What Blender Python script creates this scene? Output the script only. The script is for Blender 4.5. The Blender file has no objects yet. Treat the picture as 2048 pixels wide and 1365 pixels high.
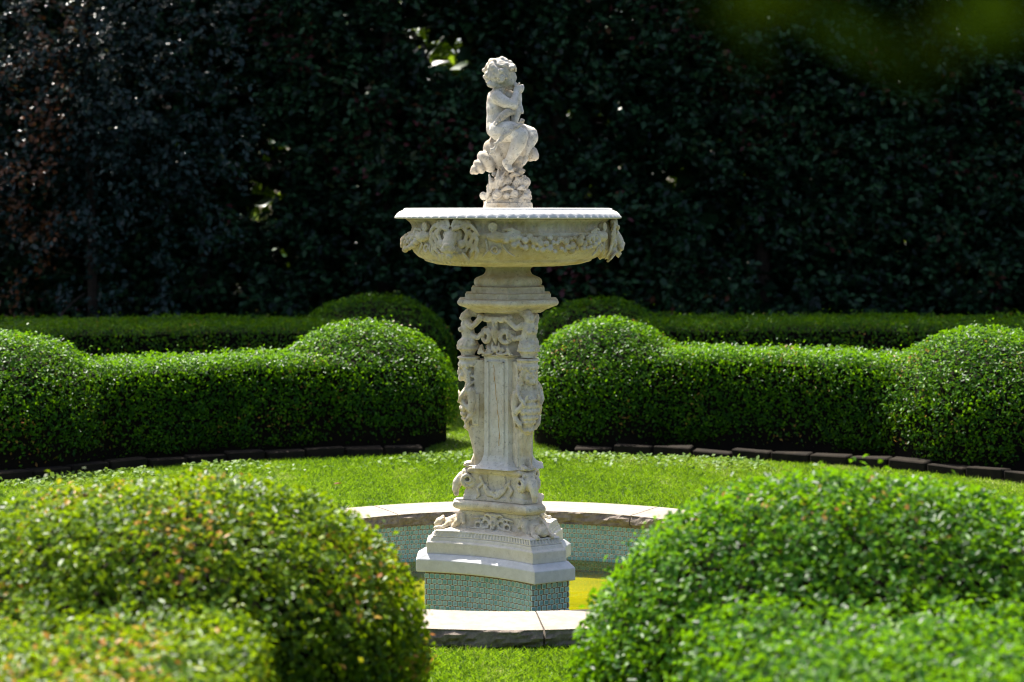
import bpy, bmesh, math, random
import numpy as np
from mathutils import Vector, Matrix, Euler, noise as mnoise

random.seed(7)
rng = np.random.default_rng(11)
scene = bpy.context.scene
COL = scene.collection
R = math.radians
PI = math.pi

# ------------------------------------------------------------------ camera, sky, sun, exposure
CAM = Vector((0.02, -9.5, 1.785))
cam_d = bpy.data.cameras.new('camera')
cam = bpy.data.objects.new('camera', cam_d)
COL.objects.link(cam)
cam.location = CAM
cam.rotation_euler = (R(90), 0, 0)
cam_d.sensor_width = 36
cam_d.lens = 3800 / 2048 * 36
cam_d.shift_y = -(682.5 - 425) / 2048
cam_d.shift_x = 0.0
cam_d.clip_start = 0.05
cam_d.clip_end = 400
cam_d.dof.use_dof = True
cam_d.dof.focus_distance = 9.35
cam_d.dof.aperture_fstop = 2.6
cam_d.dof.aperture_blades = 0
scene.camera = cam

SUN_EL, SUN_AZ = 60.0, -30.0          # azimuth clockwise from +Y
world = bpy.data.worlds.new('World')
scene.world = world
world.use_nodes = True
wn = world.node_tree.nodes
wl = world.node_tree.links
wn.clear()
sky = wn.new('ShaderNodeTexSky')
sky.sky_type = 'NISHITA'
sky.sun_disc = False
sky.sun_elevation = R(SUN_EL)
sky.sun_rotation = R(SUN_AZ)
sky.dust_density = 4.0
sky.air_density = 0.8
bg = wn.new('ShaderNodeBackground')
bg.inputs['Strength'].default_value = 0.088
wo = wn.new('ShaderNodeOutputWorld')
wl.new(sky.outputs[0], bg.inputs[0])
wl.new(bg.outputs[0], wo.inputs[0])

sun_d = bpy.data.lights.new('sun', 'SUN')
sun_d.energy = 4.6
sun_d.angle = R(0.5)
sun_d.color = (1.0, 0.95, 0.86)
sun = bpy.data.objects.new('sun', sun_d)
COL.objects.link(sun)
to_sun = Vector((math.sin(R(SUN_AZ)) * math.cos(R(SUN_EL)), math.cos(R(SUN_AZ)) * math.cos(R(SUN_EL)), math.sin(R(SUN_EL))))
sun.rotation_euler = (-to_sun).to_track_quat('-Z', 'Y').to_euler()
sun.location = to_sun * 40

scene.view_settings.view_transform = 'Standard'
scene.view_settings.look = 'None'
scene.view_settings.exposure = 1.62
scene.view_settings.gamma = 1
scene.view_settings.use_curve_mapping = False
scene.cycles.max_bounces = 8
scene.cycles.transparent_max_bounces = 16
scene.cycles.use_adaptive_sampling = True
scene.cycles.adaptive_threshold = 0.01
scene.cycles.use_denoising = True
scene.cycles.denoising_prefilter = 'ACCURATE'
scene.cycles.filter_width = 1.05
scene.cycles.sample_clamp_indirect = 6

# ------------------------------------------------------------------ node helpers
def new_mat(name):
    m = bpy.data.materials.new(name)
    m.use_nodes = True
    nt = m.node_tree
    nt.nodes.clear()
    out = nt.nodes.new('ShaderNodeOutputMaterial')
    return m, nt, out

def N(nt, kind, **kw):
    n = nt.nodes.new(kind)
    for k, v in kw.items():
        if k.startswith('i_'):
            n.inputs[k[2:].replace('_', ' ')].default_value = v
        else:
            setattr(n, k, v)
    return n

def ramp(nt, src, stops, interp='LINEAR'):
    r = nt.nodes.new('ShaderNodeValToRGB')
    cr = r.color_ramp
    cr.interpolation = interp
    while len(cr.elements) < len(stops):
        cr.elements.new(0.5)
    for e, (p, c) in zip(cr.elements, stops):
        e.position = p
        e.color = (c[0], c[1], c[2], 1) if not isinstance(c, (int, float)) else (c, c, c, 1)
    nt.links.new(src, r.inputs[0])
    return r.outputs[0]

def mixc(nt, fac, a, b, mode='MIX'):
    m = nt.nodes.new('ShaderNodeMix')
    m.data_type = 'RGBA'
    m.blend_type = mode
    for i, v in ((0, fac), (6, a), (7, b)):
        if hasattr(v, 'links') or hasattr(v, 'is_linked'):
            nt.links.new(v, m.inputs[i])
        elif isinstance(v, (int, float)):
            m.inputs[i].default_value = v
        else:
            m.inputs[i].default_value = (v[0], v[1], v[2], 1)
    return m.outputs[2]

def noise_tex(nt, scale, detail=4, rough=0.6, vec=None, dist=0.0):
    n = nt.nodes.new('ShaderNodeTexNoise')
    n.inputs['Scale'].default_value = scale
    n.inputs['Detail'].default_value = detail
    n.inputs['Roughness'].default_value = rough
    n.inputs['Distortion'].default_value = dist
    if vec is not None:
        nt.links.new(vec, n.inputs['Vector'])
    return n.outputs[0]

def stone_mat(name, base, light, stain, stain_amt=0.4, grime=0.3, bump=0.35, rough=0.85):
    """weathered cast stone: two stone tones, ochre staining, grey lichen specks, small pits"""
    m, nt, out = new_mat(name)
    tc = nt.nodes.new('ShaderNodeTexCoord')
    v = tc.outputs['Object']
    big = noise_tex(nt, 6, 4, 0.6, v)
    mid = noise_tex(nt, 23, 5, 0.65, v)
    fine = noise_tex(nt, 170, 3, 0.7, v)
    c = mixc(nt, ramp(nt, mid, [(0.35, 0.0), (0.65, 1.0)]), base, light)
    # vertical run-off streaks
    mp = nt.nodes.new('ShaderNodeMapping')
    mp.inputs['Scale'].default_value = (22, 22, 2.2)
    nt.links.new(v, mp.inputs[0])
    streak = noise_tex(nt, 1.0, 4, 0.6, mp.outputs[0])
    mu = N(nt, 'ShaderNodeMath', operation='MULTIPLY')
    nt.links.new(ramp(nt, big, [(0.42, 0.0), (0.66, 1.0)]), mu.inputs[0])
    nt.links.new(ramp(nt, streak, [(0.3, 0.25), (0.62, 1.0)]), mu.inputs[1])
    mu2 = N(nt, 'ShaderNodeMath', operation='MULTIPLY')
    nt.links.new(mu.outputs[0], mu2.inputs[0])
    mu2.inputs[1].default_value = stain_amt
    c = mixc(nt, mu2.outputs[0], c, stain)
    sp = noise_tex(nt, 52, 5, 0.78, v)
    g = N(nt, 'ShaderNodeMath', operation='MULTIPLY')
    nt.links.new(ramp(nt, sp, [(0.545, 0.0), (0.66, 1.0)]), g.inputs[0])
    g.inputs[1].default_value = grime
    c = mixc(nt, g.outputs[0], c, (0.10, 0.095, 0.075))
    p = nt.nodes.new('ShaderNodeBsdfPrincipled')
    nt.links.new(c, p.inputs['Base Color'])
    p.inputs['Roughness'].default_value = rough
    b = nt.nodes.new('ShaderNodeBump')
    b.inputs['Strength'].default_value = bump
    b.inputs['Distance'].default_value = 0.006
    ad = N(nt, 'ShaderNodeMath', operation='ADD')
    nt.links.new(mid, ad.inputs[0])
    nt.links.new(fine, ad.inputs[1])
    nt.links.new(ad.outputs[0], b.inputs['Height'])
    nt.links.new(b.outputs[0], p.inputs['Normal'])
    nt.links.new(p.outputs[0], out.inputs[0])
    return m

def leaf_mat(name, stops, transl=0.35, tcol=(0.25, 0.42, 0.03), rough=0.38, spec=0.5):
    m, nt, out = new_mat(name)
    at = nt.nodes.new('ShaderNodeAttribute')
    at.attribute_name = 'tint'
    c = ramp(nt, at.outputs['Fac'], stops)
    p = nt.nodes.new('ShaderNodeBsdfPrincipled')
    nt.links.new(c, p.inputs['Base Color'])
    p.inputs['Roughness'].default_value = rough
    p.inputs['Specular IOR Level'].default_value = spec
    t = nt.nodes.new('ShaderNodeBsdfTranslucent')
    tc = mixc(nt, 0.55, c, tcol)
    nt.links.new(tc, t.inputs[0])
    mx = nt.nodes.new('ShaderNodeMixShader')
    mx.inputs[0].default_value = transl
    nt.links.new(p.outputs[0], mx.inputs[1])
    nt.links.new(t.outputs[0], mx.inputs[2])
    nt.links.new(mx.outputs[0], out.inputs[0])
    return m

def plain_mat(name, col, col2=None, scale=20, rough=0.8, bump=0.2, detail=5):
    m, nt, out = new_mat(name)
    tc = nt.nodes.new('ShaderNodeTexCoord')
    n = noise_tex(nt, scale, detail, 0.65, tc.outputs['Object'])
    c = mixc(nt, ramp(nt, n, [(0.35, 0.0), (0.65, 1.0)]), col, col2 or tuple(x * 0.7 for x in col))
    p = nt.nodes.new('ShaderNodeBsdfPrincipled')
    nt.links.new(c, p.inputs['Base Color'])
    p.inputs['Roughness'].default_value = rough
    p.inputs['Specular IOR Level'].default_value = 0.12
    b = nt.nodes.new('ShaderNodeBump')
    b.inputs['Strength'].default_value = bump
    b.inputs['Distance'].default_value = 0.01
    nt.links.new(n, b.inputs['Height'])
    nt.links.new(b.outputs[0], p.inputs['Normal'])
    nt.links.new(p.outputs[0], out.inputs[0])
    return m

M = {}
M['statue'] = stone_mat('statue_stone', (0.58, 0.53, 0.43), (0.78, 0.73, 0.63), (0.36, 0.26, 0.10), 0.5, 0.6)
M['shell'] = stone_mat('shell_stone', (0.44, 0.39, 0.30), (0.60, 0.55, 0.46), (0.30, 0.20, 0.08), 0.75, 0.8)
M['stone'] = stone_mat('carved_stone', (0.57, 0.51, 0.39), (0.76, 0.70, 0.57), (0.38, 0.25, 0.08), 0.6, 0.55)
M['bowl'] = stone_mat('bowl_stone', (0.54, 0.47, 0.33), (0.69, 0.62, 0.47), (0.40, 0.28, 0.06), 0.8, 0.4)
M['rim'] = stone_mat('rim_stone', (0.62, 0.61, 0.58), (0.70, 0.69, 0.66), (0.45, 0.40, 0.25), 0.15, 0.12)
M['panel'] = stone_mat('panel_stone', (0.60, 0.58, 0.51), (0.72, 0.70, 0.63), (0.45, 0.27, 0.08), 0.35, 0.45, 0.3)
M['plinth'] = stone_mat('plinth_stone', (0.60, 0.56, 0.48), (0.70, 0.66, 0.58), (0.45, 0.38, 0.22), 0.3, 0.2, 0.2)
M['slab'] = stone_mat('slab_marble', (0.50, 0.51, 0.51), (0.59, 0.60, 0.60), (0.36, 0.35, 0.30), 0.25, 0.12, 0.12, 0.7)
M['coping'] = stone_mat('coping_stone', (0.23, 0.195, 0.16), (0.30, 0.265, 0.22), (0.18, 0.14, 0.10), 0.5, 0.25, 0.35)
M['coping_face'] = plain_mat('coping_split_face', (0.16, 0.13, 0.11), (0.26, 0.22, 0.18), 30, 0.9, 0.8)
M['grout'] = plain_mat('grout', (0.27, 0.18, 0.11), (0.18, 0.13, 0.09), 40, 0.9, 0.3)
M['rust'] = plain_mat('rust_stain', (0.46, 0.29, 0.12), (0.56, 0.47, 0.33), 60, 0.9, 0.2)
M['crack'] = plain_mat('crack_dirt', (0.05, 0.035, 0.02), (0.10, 0.07, 0.04), 60, 0.95, 0.2)
M['edging'] = plain_mat('edging_stone', (0.020, 0.015, 0.010), (0.010, 0.008, 0.006), 9, 0.9, 0.6)
M['soil'] = plain_mat('soil', (0.010, 0.009, 0.004), (0.015, 0.015, 0.007), 7, 0.95, 0.6)
M['lawn_base'] = plain_mat('lawn_soil', (0.035, 0.06, 0.012), (0.055, 0.085, 0.018), 14, 0.95, 0.5)
M['bark'] = plain_mat('bark', (0.055, 0.04, 0.028), (0.03, 0.022, 0.016), 18, 0.9, 0.7)
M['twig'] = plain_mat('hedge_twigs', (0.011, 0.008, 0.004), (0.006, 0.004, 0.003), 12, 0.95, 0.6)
M['pool_floor'] = plain_mat('pool_floor_algae', (0.30, 0.28, 0.020), (0.20, 0.21, 0.016), 5, 0.8, 0.2)

def tile_mats():
    m, nt, out = new_mat('tile_glaze')
    oi = nt.nodes.new('ShaderNodeObjectInfo')
    tc = nt.nodes.new('ShaderNodeTexCoord')
    n = noise_tex(nt, 60, 3, 0.6, tc.outputs['Object'])
    c = ramp(nt, oi.outputs['Random'], [(0.0, (0.10, 0.28, 0.33)), (0.4, (0.15, 0.37, 0.43)), (0.75, (0.25, 0.45, 0.50)), (1.0, (0.19, 0.37, 0.46))])
    c = mixc(nt, ramp(nt, n, [(0.45, 0.0), (0.7, 0.5)]), c, (0.10, 0.16, 0.12))
    p = nt.nodes.new('ShaderNodeBsdfPrincipled')
    nt.links.new(c, p.inputs['Base Color'])
    p.inputs['Roughness'].default_value = 0.3
    nt.links.new(p.outputs[0], out.inputs[0])
    return m, plain_mat('tile_edge', (0.62, 0.68, 0.62), (0.48, 0.57, 0.53), 50, 0.5, 0.05)
M['tile'], M['tile_edge'] = tile_mats()

def water_mat():
    m, nt, out = new_mat('pool_water')
    tr = nt.nodes.new('ShaderNodeBsdfTransparent')
    tr.inputs[0].default_value = (0.82, 0.82, 0.20, 1)
    gl = nt.nodes.new('ShaderNodeBsdfGlossy')
    gl.inputs['Roughness'].default_value = 0.03
    fr = nt.nodes.new('ShaderNodeFresnel')
    fr.inputs[0].default_value = 1.33
    tc = nt.nodes.new('ShaderNodeTexCoord')
    n = noise_tex(nt, 9, 2, 0.5, tc.outputs['Object'])
    b = nt.nodes.new('ShaderNodeBump')
    b.inputs['Strength'].default_value = 0.12
    b.inputs['Distance'].default_value = 0.02
    nt.links.new(n, b.inputs['Height'])
    nt.links.new(b.outputs[0], gl.inputs['Normal'])
    nt.links.new(b.outputs[0], fr.inputs['Normal'])
    mx = nt.nodes.new('ShaderNodeMixShader')
    nt.links.new(fr.outputs[0], mx.inputs[0])
    nt.links.new(tr.outputs[0], mx.inputs[1])
    nt.links.new(gl.outputs[0], mx.inputs[2])
    nt.links.new(mx.outputs[0], out.inputs[0])
    return m
M['water'] = water_mat()

BOX = [(0.0, (0.005, 0.028, 0.003)), (0.35, (0.016, 0.072, 0.004)), (0.62, (0.062, 0.170, 0.004)), (0.90, (0.180, 0.310, 0.006)), (0.955, (0.13, 0.20, 0.02)), (0.97, (0.30, 0.17, 0.03)), (1.0, (0.26, 0.10, 0.03))]
BOXL = [(0.0, (0.010, 0.032, 0.002)), (0.35, (0.034, 0.085, 0.003)), (0.60, (0.110, 0.195, 0.004)), (0.86, (0.26, 0.32, 0.006)), (0.92, (0.24, 0.21, 0.02)), (0.95, (0.40, 0.22, 0.03)), (1.0, (0.36, 0.13, 0.03))]
M['box_leaf'] = leaf_mat('box_leaf', BOX, 0.35, (0.30, 0.62, 0.004), .36, .12)
M['box_leaf_new'] = leaf_mat('box_leaf_new_growth', BOXL, 0.33, (0.42, 0.62, 0.003), .36, .12)
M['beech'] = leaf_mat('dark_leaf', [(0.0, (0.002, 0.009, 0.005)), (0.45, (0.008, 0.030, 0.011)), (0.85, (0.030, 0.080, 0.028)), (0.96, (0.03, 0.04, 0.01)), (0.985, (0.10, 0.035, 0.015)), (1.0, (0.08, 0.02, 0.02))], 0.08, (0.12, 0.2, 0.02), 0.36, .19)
M['copper'] = leaf_mat('copper_leaf', [(0.0, (0.004, 0.014, 0.010)), (0.5, (0.011, 0.032, 0.024)), (0.80, (0.026, 0.056, 0.044)), (0.86, (0.09, 0.04, 0.015)), (1.0, (0.18, 0.06, 0.02))], 0.10, (0.16, 0.14, 0.03), 0.27, .28)
M['sunleaf'] = leaf_mat('sunlit_leaf', [(0.0, (0.05, 0.11, 0.008)), (0.6, (0.09, 0.17, 0.01)), (1.0, (0.15, 0.22, 0.02))], 0.5, (0.38, 0.55, 0.02), 0.6, .1)
M['grass'] = leaf_mat('grass_blade', [(0.0, (0.028, 0.082, 0.005)), (0.4, (0.090, 0.180, 0.007)), (0.8, (0.20, 0.29, 0.014)), (0.97, (0.24, 0.28, 0.05)), (1.0, (0.42, 0.38, 0.18))], 0.42, (0.30, 0.52, 0.008), 0.42, .3)
M['clover'] = leaf_mat('clover_leaf', [(0.0, (0.06, 0.13, 0.015)), (1.0, (0.16, 0.25, 0.06))], 0.35, (0.3, 0.45, 0.05), 0.5, .2)
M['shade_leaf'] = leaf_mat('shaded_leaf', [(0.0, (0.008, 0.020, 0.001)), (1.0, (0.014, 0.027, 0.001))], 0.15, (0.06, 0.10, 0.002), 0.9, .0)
M['brown_leaf'] = leaf_mat('dry_leaf', [(0.0, (0.13, 0.05, 0.02)), (1.0, (0.22, 0.10, 0.04))], 0.15, (0.3, 0.1, 0.02), 0.6)

# ------------------------------------------------------------------ object helpers
def wloc(o):
    p = Vector((0, 0, 0))
    while o:
        p = p + o.location
        o = o.parent
    return p

def link(name, me, mat=None, parent=None, world=True):
    o = bpy.data.objects.new(name, me)
    COL.objects.link(o)
    if me is not None and mat is not None:
        for mm in (mat if isinstance(mat, (list, tuple)) else [mat]):
            me.materials.append(mm)
    if parent is not None:
        o.parent = parent
        if world:
            o.location = -wloc(parent)
    return o

def thing(name, label, cat, loc=(0, 0, 0), group=None):
    o = bpy.data.objects.new(name, None)
    o.empty_display_size = 0.1
    COL.objects.link(o)
    o.location = loc
    o['label'] = label
    o['category'] = cat
    if group:
        o['group'] = group
    return o

def tag(o, label, cat, group=None):
    o['label'] = label
    o['category'] = cat
    if group:
        o['group'] = group
    return o

def smooth(me, on=True):
    me.polygons.foreach_set('use_smooth', np.full(len(me.polygons), on))

def pydata(name, v, f):
    me = bpy.data.meshes.new(name)
    me.from_pydata([tuple(p) for p in v], [], f)
    me.update()
    return me

def turned(o, ang):
    """copy of an axis-centred part turned about the fountain axis; ang = world direction it faces (canonical: -90)"""
    c = o.copy()
    COL.objects.link(c)
    c.parent = o.parent
    c.rotation_euler = (0, 0, R(ang + 90))
    return c

class Blob:
    """collects closed solids; build() fuses them into one continuous carved surface"""
    def __init__(self):
        self.bm = bmesh.new()
    def sph(self, p, r, sc=(1, 1, 1), rot=(0, 0, 0), sub=2):
        mt = Matrix.Translation(p) @ Euler([R(a) for a in rot]).to_matrix().to_4x4() @ Matrix.Diagonal((sc[0] * r, sc[1] * r, sc[2] * r, 1))
        bmesh.ops.create_icosphere(self.bm, subdivisions=sub, radius=1, matrix=mt)
    def box(self, p, d, rot=(0, 0, 0)):
        mt = Matrix.Translation(p) @ Euler([R(a) for a in rot]).to_matrix().to_4x4() @ Matrix.Diagonal((d[0], d[1], d[2], 1))
        bmesh.ops.create_cube(self.bm, size=1, matrix=mt)
    def cone(self, p0, p1, r0, r1, seg=12):
        p0, p1 = Vector(p0), Vector(p1)
        d = p1 - p0
        if d.length < 1e-6:
            return
        mt = Matrix.Translation((p0 + p1) / 2) @ d.to_track_quat('Z', 'Y').to_matrix().to_4x4()
        bmesh.ops.create_cone(self.bm, cap_ends=True, segments=seg, radius1=r0, radius2=r1, depth=d.length, matrix=mt)
    def tube(self, pts, rad, seg=10):
        if isinstance(rad, (int, float)):
            rad = [rad] * len(pts)
        if len(rad) == 2 and len(pts) > 2:
            rad = [rad[0] + (rad[1] - rad[0]) * i / (len(pts) - 1) for i in range(len(pts))]
        for i, p in enumerate(pts):
            self.sph(p, rad[i], sub=1 if rad[i] < 0.012 else 2)
            if i:
                self.cone(pts[i - 1], p, rad[i - 1], rad[i], seg)
    def ring(self, p, r, t, rot=(0, 0, 0), n=14, a0=0, a1=360, sq=1.0):
        mt = Matrix.Translation(p) @ Euler([R(a) for a in rot]).to_matrix().to_4x4()
        pts = [mt @ Vector((r * math.cos(R(a0 + (a1 - a0) * i / n)), r * sq * math.sin(R(a0 + (a1 - a0) * i / n)), 0)) for i in range(n + 1)]
        self.tube(pts, t, 8)
    def spiral(self, p, r0, r1, turns, t0, t1, rot=(0, 0, 0), n=26, rise=0.0, flip=1, start=0):
        mt = Matrix.Translation(p) @ Euler([R(a) for a in rot]).to_matrix().to_4x4()
        pts, rad = [], []
        for i in range(n + 1):
            k = i / n
            a = R(start) + flip * k * turns * 2 * PI
            r = r0 + (r1 - r0) * k
            pts.append(mt @ Vector((r * math.cos(a), r * math.sin(a), rise * k)))
            rad.append(t0 + (t1 - t0) * k)
        self.tube(pts, rad, 8)
    def rose(self, p, r, rot=(0, 0, 0)):
        self.sph(p, r * 0.62, (1, 1, 0.7), rot)
        self.ring(p, r * 0.8, r * 0.24, rot, 10)
        mt = Matrix.Translation(p) @ Euler([R(a) for a in rot]).to_matrix().to_4x4()
        self.spiral(mt @ Vector((0, 0, r * 0.4)), r * 0.5, r * 0.1, 1.5, r * 0.14, r * 0.1, rot, 14)
    def build(self, name, mat, parent, voxel=0.005, sm=2, jitter=0.0, jscale=30):
        me0 = bpy.data.meshes.new(name or 'surface')
        self.bm.to_mesh(me0)
        self.bm.free()
        t = bpy.data.objects.new('tmp', me0)
        COL.objects.link(t)
        md = t.modifiers.new('r', 'REMESH')
        md.mode = 'VOXEL'
        md.voxel_size = voxel
        if sm:
            ms = t.modifiers.new('s', 'SMOOTH')
            ms.factor = 0.5
            ms.iterations = sm
        dg = bpy.context.evaluated_depsgraph_get()
        me = bpy.data.meshes.new_from_object(t.evaluated_get(dg))
        me.name = name or 'surface'
        bpy.data.objects.remove(t)
        bpy.data.meshes.remove(me0)
        if jitter:
            jitter_mesh(me, jitter, jscale)
        smooth(me)
        if name is None or mat is None:
            return me
        return link(name, me, mat, parent)

def jitter_mesh(me, amp, scale):
    n = len(me.vertices)
    co = np.empty(n * 3)
    me.vertices.foreach_get('co', co)
    no = np.empty(n * 3)
    me.vertices.foreach_get('normal', no)
    co = co.reshape(-1, 3)
    no = no.reshape(-1, 3)
    d = np.array([mnoise.noise(Vector(p) * scale) + 0.5 * mnoise.noise(Vector(p) * scale * 2.7) for p in co])
    co += no * (d * amp)[:, None]
    me.vertices.foreach_set('co', co.ravel())
    me.update()

def lathe(profile, seg=96, mod=None, center=(0, 0)):
    v, f = [], []
    for j, (r, z) in enumerate(profile):
        for i in range(seg):
            a = 2 * PI * i / seg
            rr = r if mod is None else mod(r, z, a, j)
            v.append((center[0] + rr * math.cos(a), center[1] + rr * math.sin(a), z))
    for j in range(len(profile) - 1):
        for i in range(seg):
            k = (i + 1) % seg
            f.append((j * seg + i, j * seg + k, (j + 1) * seg + k, (j + 1) * seg + i))
    if profile[0][0] > 1e-4:
        f.append(tuple(range(seg - 1, -1, -1)))
    if profile[-1][0] > 1e-4:
        b = (len(profile) - 1) * seg
        f.append(tuple(b + i for i in range(seg)))
    return pydata('lathe', v, f)

def plan3(r, w, c, n=14):
    """three chamfered corners at 180, -60 and 60 degrees joined by hollow sides"""
    pts = []
    cs = [180, 300, 60]
    ends = []
    for a in cs:
        u = Vector((math.cos(R(a)), math.sin(R(a))))
        t = Vector((-u.y, u.x))
        ends.append((u * r - t * w / 2, u * r + t * w / 2))
    for i in range(3):
        a0, a1 = ends[i]
        b0, _ = ends[(i + 1) % 3]
        pts.append(a0)
        mid = R(cs[i] + 60)
        inn = -Vector((math.cos(mid), math.sin(mid)))
        for k in range(n):
            t = k / n
            pts.append(a1.lerp(b0, t) + inn * (c * 4 * t * (1 - t)))
    return pts

def loft(rows, close=True):
    """rows: list of (list of 2D points, z)"""
    n = len(rows[0][0])
    v = [(p.x, p.y, z) for pts, z in rows for p in pts]
    f = []
    for j in range(len(rows) - 1):
        for i in range(n):
            k = (i + 1) % n
            f.append((j * n + i, j * n + k, (j + 1) * n + k, (j + 1) * n + i))
    if close:
        f.append(tuple(range(n - 1, -1, -1)))
        b = (len(rows) - 1) * n
        f.append(tuple(b + i for i in range(n)))
    return pydata('loft', v, f)

def hexrow(rad, rnd=0.0):
    return [Vector((rad * math.cos(R(-90 + 60 * i)), rad * math.sin(R(-90 + 60 * i)))) for i in range(6)]

def hexloft(rows):
    return loft([(hexrow(r), z) for r, z in rows])

def bevel(o, w=0.004, seg=2, ang=30):
    b = o.modifiers.new('soft edges', 'BEVEL')
    b.width = w
    b.segments = seg
    b.limit_method = 'ANGLE'
    b.angle_limit = R(ang)
    return o

def Zp(py, d=9.5):
    return 1.785 - (py - 425) * d / 3800

# ------------------------------------------------------------------ ground, lawn, pool
def ring_sheet(name, r0, r1, z, seg=96, rows=3, skip=None):
    v, f = [], []
    for j in range(rows + 1):
        r = r0 + (r1 - r0) * (j / rows) ** 1.5
        for i in range(seg):
            a = 2 * PI * i / seg
            v.append((r * math.cos(a), r * math.sin(a), z))
    for j in range(rows):
        for i in range(seg):
            k = (i + 1) % seg
            f.append((j * seg + i, j * seg + k, (j + 1) * seg + k, (j + 1) * seg + i))
    return pydata(name, v, f)

ground = link('ground', ring_sheet('ground', 1.55, 160, -0.012, 96, 8), M['soil'])
ground['kind'] = 'structure'
LAWN_R = 4.53
lawn = link('lawn', ring_sheet('lawn', 1.60, LAWN_R, -0.006, 128, 3), M['lawn_base'])
lawn['kind'] = 'structure'
gp = link('grass_path', pydata('grass_path', [(-0.62, 4.30, -0.002), (0.40, 4.30, -0.002), (0.2, 14, -0.002), (-0.9, 14, -0.002)], [(0, 1, 2, 3)]), M['lawn_base'])
gp['kind'] = 'structure'
gp2 = link('grass_path', pydata('grass_path', [(-0.35, -9.0, -0.002), (0.30, -9.0, -0.002), (0.25, -4.6, -0.002), (-0.32, -4.6, -0.002)], [(0, 1, 2, 3)]), M['lawn_base'])
gp2['kind'] = 'structure'

POOL_IN, POOL_OUT, WATER_Z, FLOOR_Z = 1.37, 1.74, -0.20, -0.265
pool = thing('pool', 'round sunken fountain pool lined with small teal tiles, rimmed with pale stone', 'pool', (0, 0, FLOOR_Z))
wall_r = POOL_IN + 0.035
pw = lathe([(wall_r, FLOOR_Z), (wall_r, 0.02)], 128)
bmx = bmesh.new(); bmx.from_mesh(pw)
bmesh.ops.delete(bmx, geom=[fc for fc in bmx.faces if len(fc.verts) > 4], context='FACES')
bmx.to_mesh(pw); bmx.free(); smooth(pw)
link('pool_wall', pw, M['grout'], pool)
fl = lathe([(wall_r + 0.05, FLOOR_Z - 0.03), (wall_r + 0.05, FLOOR_Z)], 96)
link('pool_floor', fl, M['pool_floor'], pool)
wv = [((wall_r - 0.002) * math.cos(2 * PI * i / 96), (wall_r - 0.002) * math.sin(2 * PI * i / 96), WATER_Z) for i in range(96)]
water = link('water', pydata('water', wv, [tuple(range(96))]), M['water'])
water['kind'] = 'structure'

def coping_stone(a0, a1):
    na = max(10, int((a1 - a0) * 1.6))
    prof = []   # (side, radius, z, roughness)
    top, bot = 0.080, 0.008
    inner = [(POOL_IN, top - t * (top - bot), 1 if 0 < t else 0.25) for t in (0, .12, .3, .5, .7, .88, 1)]
    outer = [(POOL_OUT, top - t * (top - bot), 1 if 0 < t else 0.25) for t in (1, .88, .7, .5, .3, .12, 0)]
    mids = [(POOL_OUT + (POOL_IN - POOL_OUT) * t, top, 0) for t in (.1, .3, .5, .7, .9)]
    loop = inner + outer + mids
    n = len(loop)
    v, f, mi = [], [], []
    for k in range(na + 1):
        a = R(a0 + (a1 - a0) * k / na)
        for i, (r, z, q) in enumerate(loop):
            pn = Vector((math.cos(a) * r * 9, math.sin(a) * r * 9, z * 30))
            d = mnoise.noise(pn) * 0.016 + mnoise.noise(pn * 2.9) * 0.012
            sgn = -1 if i < 7 else 1
            bul = 0.010 * math.sin(PI * min(1, max(0, (top - z) / (top - bot))))
            rr = r + q * sgn * (d + bul - 0.006)
            zz = z + (mnoise.noise(pn * 0.35) * 0.0035 if i >= 14 else 0) - (0.002 if q == 0.25 else 0)
            v.append((rr * math.cos(a), rr * math.sin(a), zz))
    for k in range(na):
        for i in range(n):
            j = (i + 1) % n
            f.append((k * n + i, k * n + j, (k + 1) * n + j, (k + 1) * n + i))
            mi.append(1 if (i < 6 or 7 <= i < 13) else 0)
    f.append(tuple(range(n - 1, -1, -1))); mi.append(0)
    f.append(tuple(na * n + i for i in range(n))); mi.append(0)
    me = pydata('coping_stone', v, f)
    me.materials.append(M['coping']); me.materials.append(M['coping_face'])
    me.polygons.foreach_set('material_index', mi)
    bm = bmesh.new(); bm.from_mesh(me); bmesh.ops.recalc_face_normals(bm, faces=bm.faces); bm.to_mesh(me); bm.free()
    return me
cb = [15, 60, 117, 172, 225, 275, 330, 375]
for a0, a1 in zip(cb[:-1], cb[1:]):
    link('coping_stone', coping_stone(a0 + 0.13, a1 - 0.13), None, pool)
# bed of mortar under the coping
mb = lathe([(POOL_IN + 0.05, -0.05), (POOL_OUT - 0.07, -0.05), (POOL_OUT - 0.07, 0.012), (POOL_IN + 0.05, 0.012), (POOL_IN + 0.05, -0.05)], 96)
bmx = bmesh.new(); bmx.from_mesh(mb)
bmesh.ops.delete(bmx, geom=[fc for fc in bmx.faces if len(fc.verts) > 4], context='FACES')
bmx.to_mesh(mb); bmx.free()
link('mortar_bed', mb, M['crack'], pool)

def tile_mesh(s):
    """rounded square glazed tile facing -Y, with a pale bevelled edge"""
    h, d = s / 2, 0.0035
    def octo(k, y):
        c = k * 0.30
        return [(k - c, y, -k), (k, y, -k + c), (k, y, k - c), (k - c, y, k), (-k + c, y, k), (-k, y, k - c), (-k, y, -k + c), (-k + c, y, -k)]
    v = octo(h, 0.001) + octo(h * 0.95, -d) + octo(h * 0.80, -d - 0.0005)
    f, mi = [], []
    for ro in (0, 8):
        for i in range(8):
            k = (i + 1) % 8
            f.append((ro + i, ro + k, ro + 8 + k, ro + 8 + i)); mi.append(1)
    f.append(tuple(16 + i for i in range(8))); mi.append(0)
    me = pydata('tile', v, f)
    me.materials.append(M['tile']); me.materials.append(M['tile_edge'])
    me.polygons.foreach_set('material_index', mi)
    return me
TP = 0.0262
tile_me = tile_mesh(0.0240)

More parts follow.
